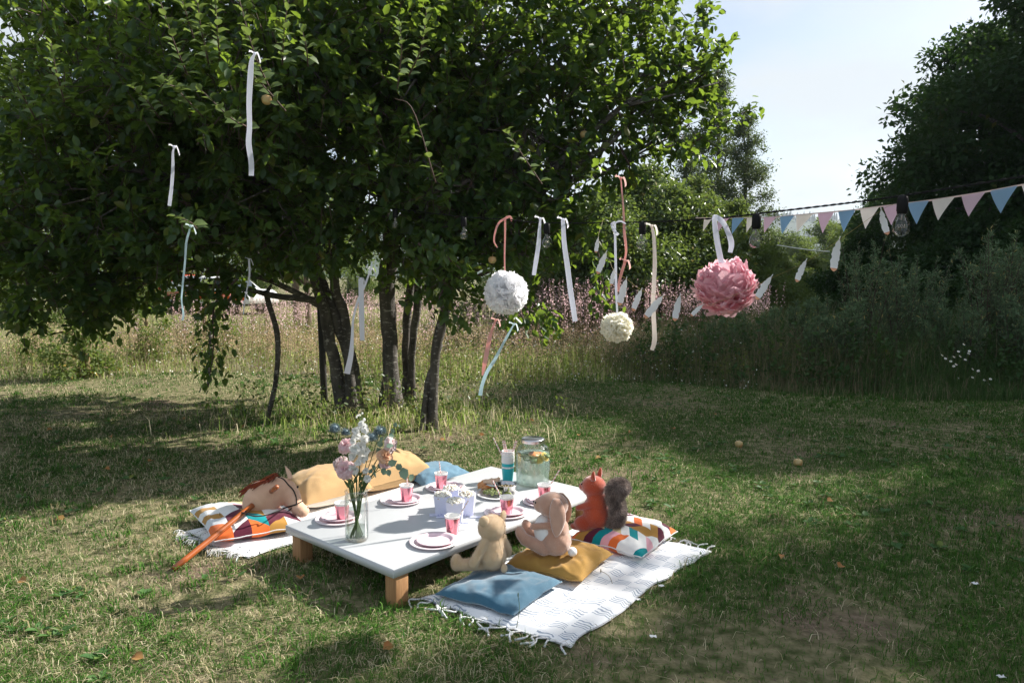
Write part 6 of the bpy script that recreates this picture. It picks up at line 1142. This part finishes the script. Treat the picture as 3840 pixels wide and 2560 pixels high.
ribbon([(1139, 735, 5), (1131, 755, 6), (1125, 775, 9), (1120, 800, 11), (1113, 835, 11), (1108, 862, 4)], 5.0, M_rp, 'dusty pink ribbon hanging below the white pompom', .3)
ribbon([(1180, 745, 3), (1165, 772, 6), (1150, 800, 6), (1135, 828, 8), (1118, 855, 8), (1107, 885, 8), (1103, 908, 9)], 5.0, M_rb, 'pale turquoise ribbon curving below the white pompom', .2)
section(True)
b = MB(); P = spline([A(1905, 578, 9.5), A(1850, 573, 11), A(1785, 563, 13)], 40); b.tube(P, .009, 5); solo('white_rope', b, mat('white_rope', (.62, .64, .58), rough=.8, bump=.8, bscale=30), 'pale rope stretched between the bushes behind the feathers', 'rope')

# ------------------------------------------------------------------ vehicles far off at the left
section(True)
def car(name, label, x, y, rz, body, L_=4.4, W=1.8, H=1.5, stripe=None):
    t = thing(name, label, 'car', (x, y, 0), rz); prof = np.array([(-.5, .30), (-.49, .55), (-.44, .64), (-.30, .66), (-.18, .95), (.22, 1.0), (.36, .92), (.46, .66), (.50, .60), (.50, .28)]); n = len(prof); b = MB(); V = []
    for s, k in ((-1, .94), (-.92, 1), (.92, 1), (1, .94)):
        for (px, pz) in prof: inset = .82 if pz > .8 else 1.0; V.append((px*L_*(1 if abs(s) < .95 else .985), s*W/2*inset, pz*H*(1 if abs(s) < .95 else .985)))
    F = [(i*n+j, i*n+j+1, (i+1)*n+j+1, (i+1)*n+j) for i in range(3) for j in range(n-1)] + [tuple(range(n))[::-1], tuple(range(3*n, 4*n))] + [(0, n, 2*n, 3*n)[::1]]
    F.append((n-1, 4*n-1, 3*n-1, 2*n-1)); b.add(V, F); build('body', b, body, t, local=True)
    gl = MATS.get('car_glass') or mat('car_glass', (.03, .04, .05), rough=.08, spec=.8)
    for s in (-1, 1):
        for (x0, x1) in ((-.16, .03), (.05, .27)):
            b = MB(); q = .905; b.add([(x0*L_ - (.05*L_ if x0 < 0 else 0), s*(W/2*.93), .69*H), (x1*L_, s*(W/2*.93), .69*H), (x1*L_ - (.02*L_ if x1 > .2 else 0), s*(W/2*.845), .93*H), (x0*L_, s*(W/2*.845), .93*H)], [(0, 1, 2, 3)]); b.add([(x0*L_ - (.05*L_ if x0 < 0 else 0), s*(W/2*.97), .69*H), (x1*L_, s*(W/2*.97), .69*H), (x1*L_ - (.02*L_ if x1 > .2 else 0), s*(W/2*.875), .93*H), (x0*L_, s*(W/2*.875), .93*H)], [(0, 1, 2, 3)]); build('window', b, gl, t, local=True)
    b = MB(); b.add([(-.285*L_, -W*.40, .70*H), (-.285*L_, W*.40, .70*H), (-.195*L_, W*.36, .94*H), (-.195*L_, -W*.36, .94*H)], [(0, 1, 2, 3)]); build('windscreen', b, gl, t, local=True)
    for s in (-1, 1):
        for px in (-.31, .31):
            R = np.array([[1, 0, 0], [0, 0, 1], [0, 1, 0]]); b = MB(); b.lathe([(.20, .10), (.30, .10), (.33, .06), (.33, -.06), (.30, -.10), (.20, -.10)], 20, (px*L_, s*(W/2 - .08), .33), ax=R); w = build('wheel', b, MATS['black_rubber'], t, local=True)
            b = MB(); b.lathe([(0, .07), (.10, .09), (.21, .06), (.21, -.06), (.10, -.09), (0, -.07)], 14, (px*L_, s*(W/2 - .08), .33), ax=R); build('rim', b, MATS['brushed_steel'], w, local=True)
        b = MB(); b.ell((-.492*L_, s*W*.36, .50*H), (.05, .17, .08)); build('headlight', b, MATS['white_card'], t, local=True)
        if stripe is not None: b = MB(); b.box((0, s*(W/2 + .004), .48*H), (L_*.90, .006, .20*H)); build('stripe', b, stripe, t, local=True)
    return t
M_cs = mat('silver_paint', (.55, .57, .60), rough=.3, metal=.4, var=.03, coat=.5); M_cr = mat('red_paint', (.55, .045, .015), rough=.3, var=.05, coat=.5); M_cw = mat('white_paint', (.78, .78, .78), rough=.3, var=.02, coat=.5); M_co = mat('orange_stripe', (.75, .12, .02), rough=.4)
car('parked_car', 'silver car cut off by the left edge of the picture', A(-70, 700, 27.5)[0], 27.5, math.pi, M_cs)
car('parked_car', 'red car mostly hidden behind the leaves and shrub on the left', A(395, 690, 31)[0], 31, .25, M_cr, 4.3, 1.8, 1.55)
car('parked_car', 'white car with an orange stripe seen under the long low branch', A(505, 690, 29)[0], 29, math.pi - .35, M_cw, 4.4, 1.8, 1.5, M_co)

# ------------------------------------------------------------------ small things on the lawn
for (u, v, L) in [(1697, 1020, 'pale fallen apple on the right of the lawn'), (1833, 1062, 'russet fallen apple furthest right on the lawn'), (775, 955, 'small yellow fallen apple at the foot of the left stems')]:
    p = G(u, v, .025); b = MB(); b.lathe(APR, 14, p); b.tube([p + [0, 0, .022], p + [.006, 0, .042]], .002, 5); solo('fallen_apple', b, M_applefruit, L, 'apple', 'fallen apples')
M_dead = mat('dead_leaf', (.42, .16, .05), rough=.8, hue2=(.34, .22, .07), scale=40, trans=.2); M_paper = mat('paper_scrap', (.80, .80, .80), rough=.8)
DL = [(1100, 998), (1108, 1000), (1790, 1272), (1925, 1302), (60, 1335), (255, 1000), (340, 1060), (150, 1190), (240, 1075), (690, 1330), (1450, 990), (1010, 1010), (560, 980), (1640, 950), (880, 1490), (330, 1510), (420, 960), (1330, 1000), (1380, 1050), (1215, 965), (1550, 985), (120, 985), (1900, 1150)]
for i, (u, v) in enumerate(DL):
    p = G(u, v, .03); d = np.array([math.cos(i*2.3), math.sin(i*2.3), .15]); T = (LEAF8[0]*np.array([1.2, 1, 2.6]), LEAF8[1]); me = scatter('fallen_leaf', T, np.zeros((1, 3)), d[None], np.array([[.3*math.sin(i), -.5, 1.0]]), .055, True); o = add_obj('fallen_leaf', me, M_dead); o.location = p; tag(o, 'dry orange-brown leaf lying in the short grass', 'leaf', 'fallen leaves on the lawn')
for i, (u, v) in enumerate([(1519, 1346), (1464, 1377), (1500, 1462), (2240, 1340), (2300, 1555)]):
    p = G(u, v, .03); g = np.linspace(-1, 1, 5); U, V = np.meshgrid(g, g, indexing='ij'); b = MB(); Q = np.stack([U*.014, V*.010, .010*vnoise(U*2 + i*5, V*2, 4, 2)], -1); b.grid(p + Q); b.grid(p + Q - [0, 0, .0008], None, True); solo('paper_scrap', b, M_paper, ['torn white scrap in the grass right of the striped blanket', 'small white scrap nearer the striped blanket edge', 'white scrap below the striped blanket corner', 'white scrap on the bare patch at the right', 'white scrap in the lower right corner'][i], 'paper scrap', 'white scraps on the lawn')
# a few tall seed stalks standing in the near lawn
for i, (u0, v0, u1, v1) in enumerate([(690, 1405, 720, 1338), (630, 1465, 700, 1400), (400, 1280, 385, 1230), (365, 1290, 340, 1225), (520, 1240, 505, 1180), (1185, 1450, 1190, 1365), (1410, 1350, 1380, 1310), (30, 1340, 5, 1260)]):
    p = G(u0, v0); q = A(u1, v1, p[1] + .02); b = MB(); P = spline([p, .5*(p+q) + [.01, 0, .015], q], 8); b.tube(P, np.linspace(.0016, .0010, 8), 4); b.ell(P[-1], (.003, .003, .012), sub=1); solo('seed_stalk', b, MATS['dry_stem'] if i not in (5,) else M_st, ['pale dry stalk standing in front of the table', 'second dry stalk leaning left of the table front', 'dry stalk beside the hobby horse stick', 'dry stalk left of the hobby horse stick end', 'short stalk by the fringed blanket', 'thin green stalk in front of the blue cushion corner', 'thin stalk at the striped blanket edge', 'stalk at the lower left edge'][i], 'grass stalk', 'tall stalks in the lawn')
section(False)

# ------------------------------------------------------------------ the air between here and the hills
b = MB(); b.box((0, 700, 74), (3600, 1860, 151)); me = b.mesh('haze', smooth=False); m = bpy.data.materials.new('haze_air'); m.use_nodes = True; N, L = m.node_tree.nodes, m.node_tree.links; N.remove(N['Principled BSDF'])
pv = N.new('ShaderNodeVolumePrincipled'); pv.inputs['Color'].default_value = (.80, .90, 1.0, 1); pv.inputs['Density'].default_value = .00034; pv.inputs['Anisotropy'].default_value = .2; L.new(pv.outputs['Volume'], N['Material Output'].inputs['Volume'])
o = add_obj('haze', me, m); o['kind'] = 'stuff'; o['label'] = 'thin summer haze between the meadow and the hills'
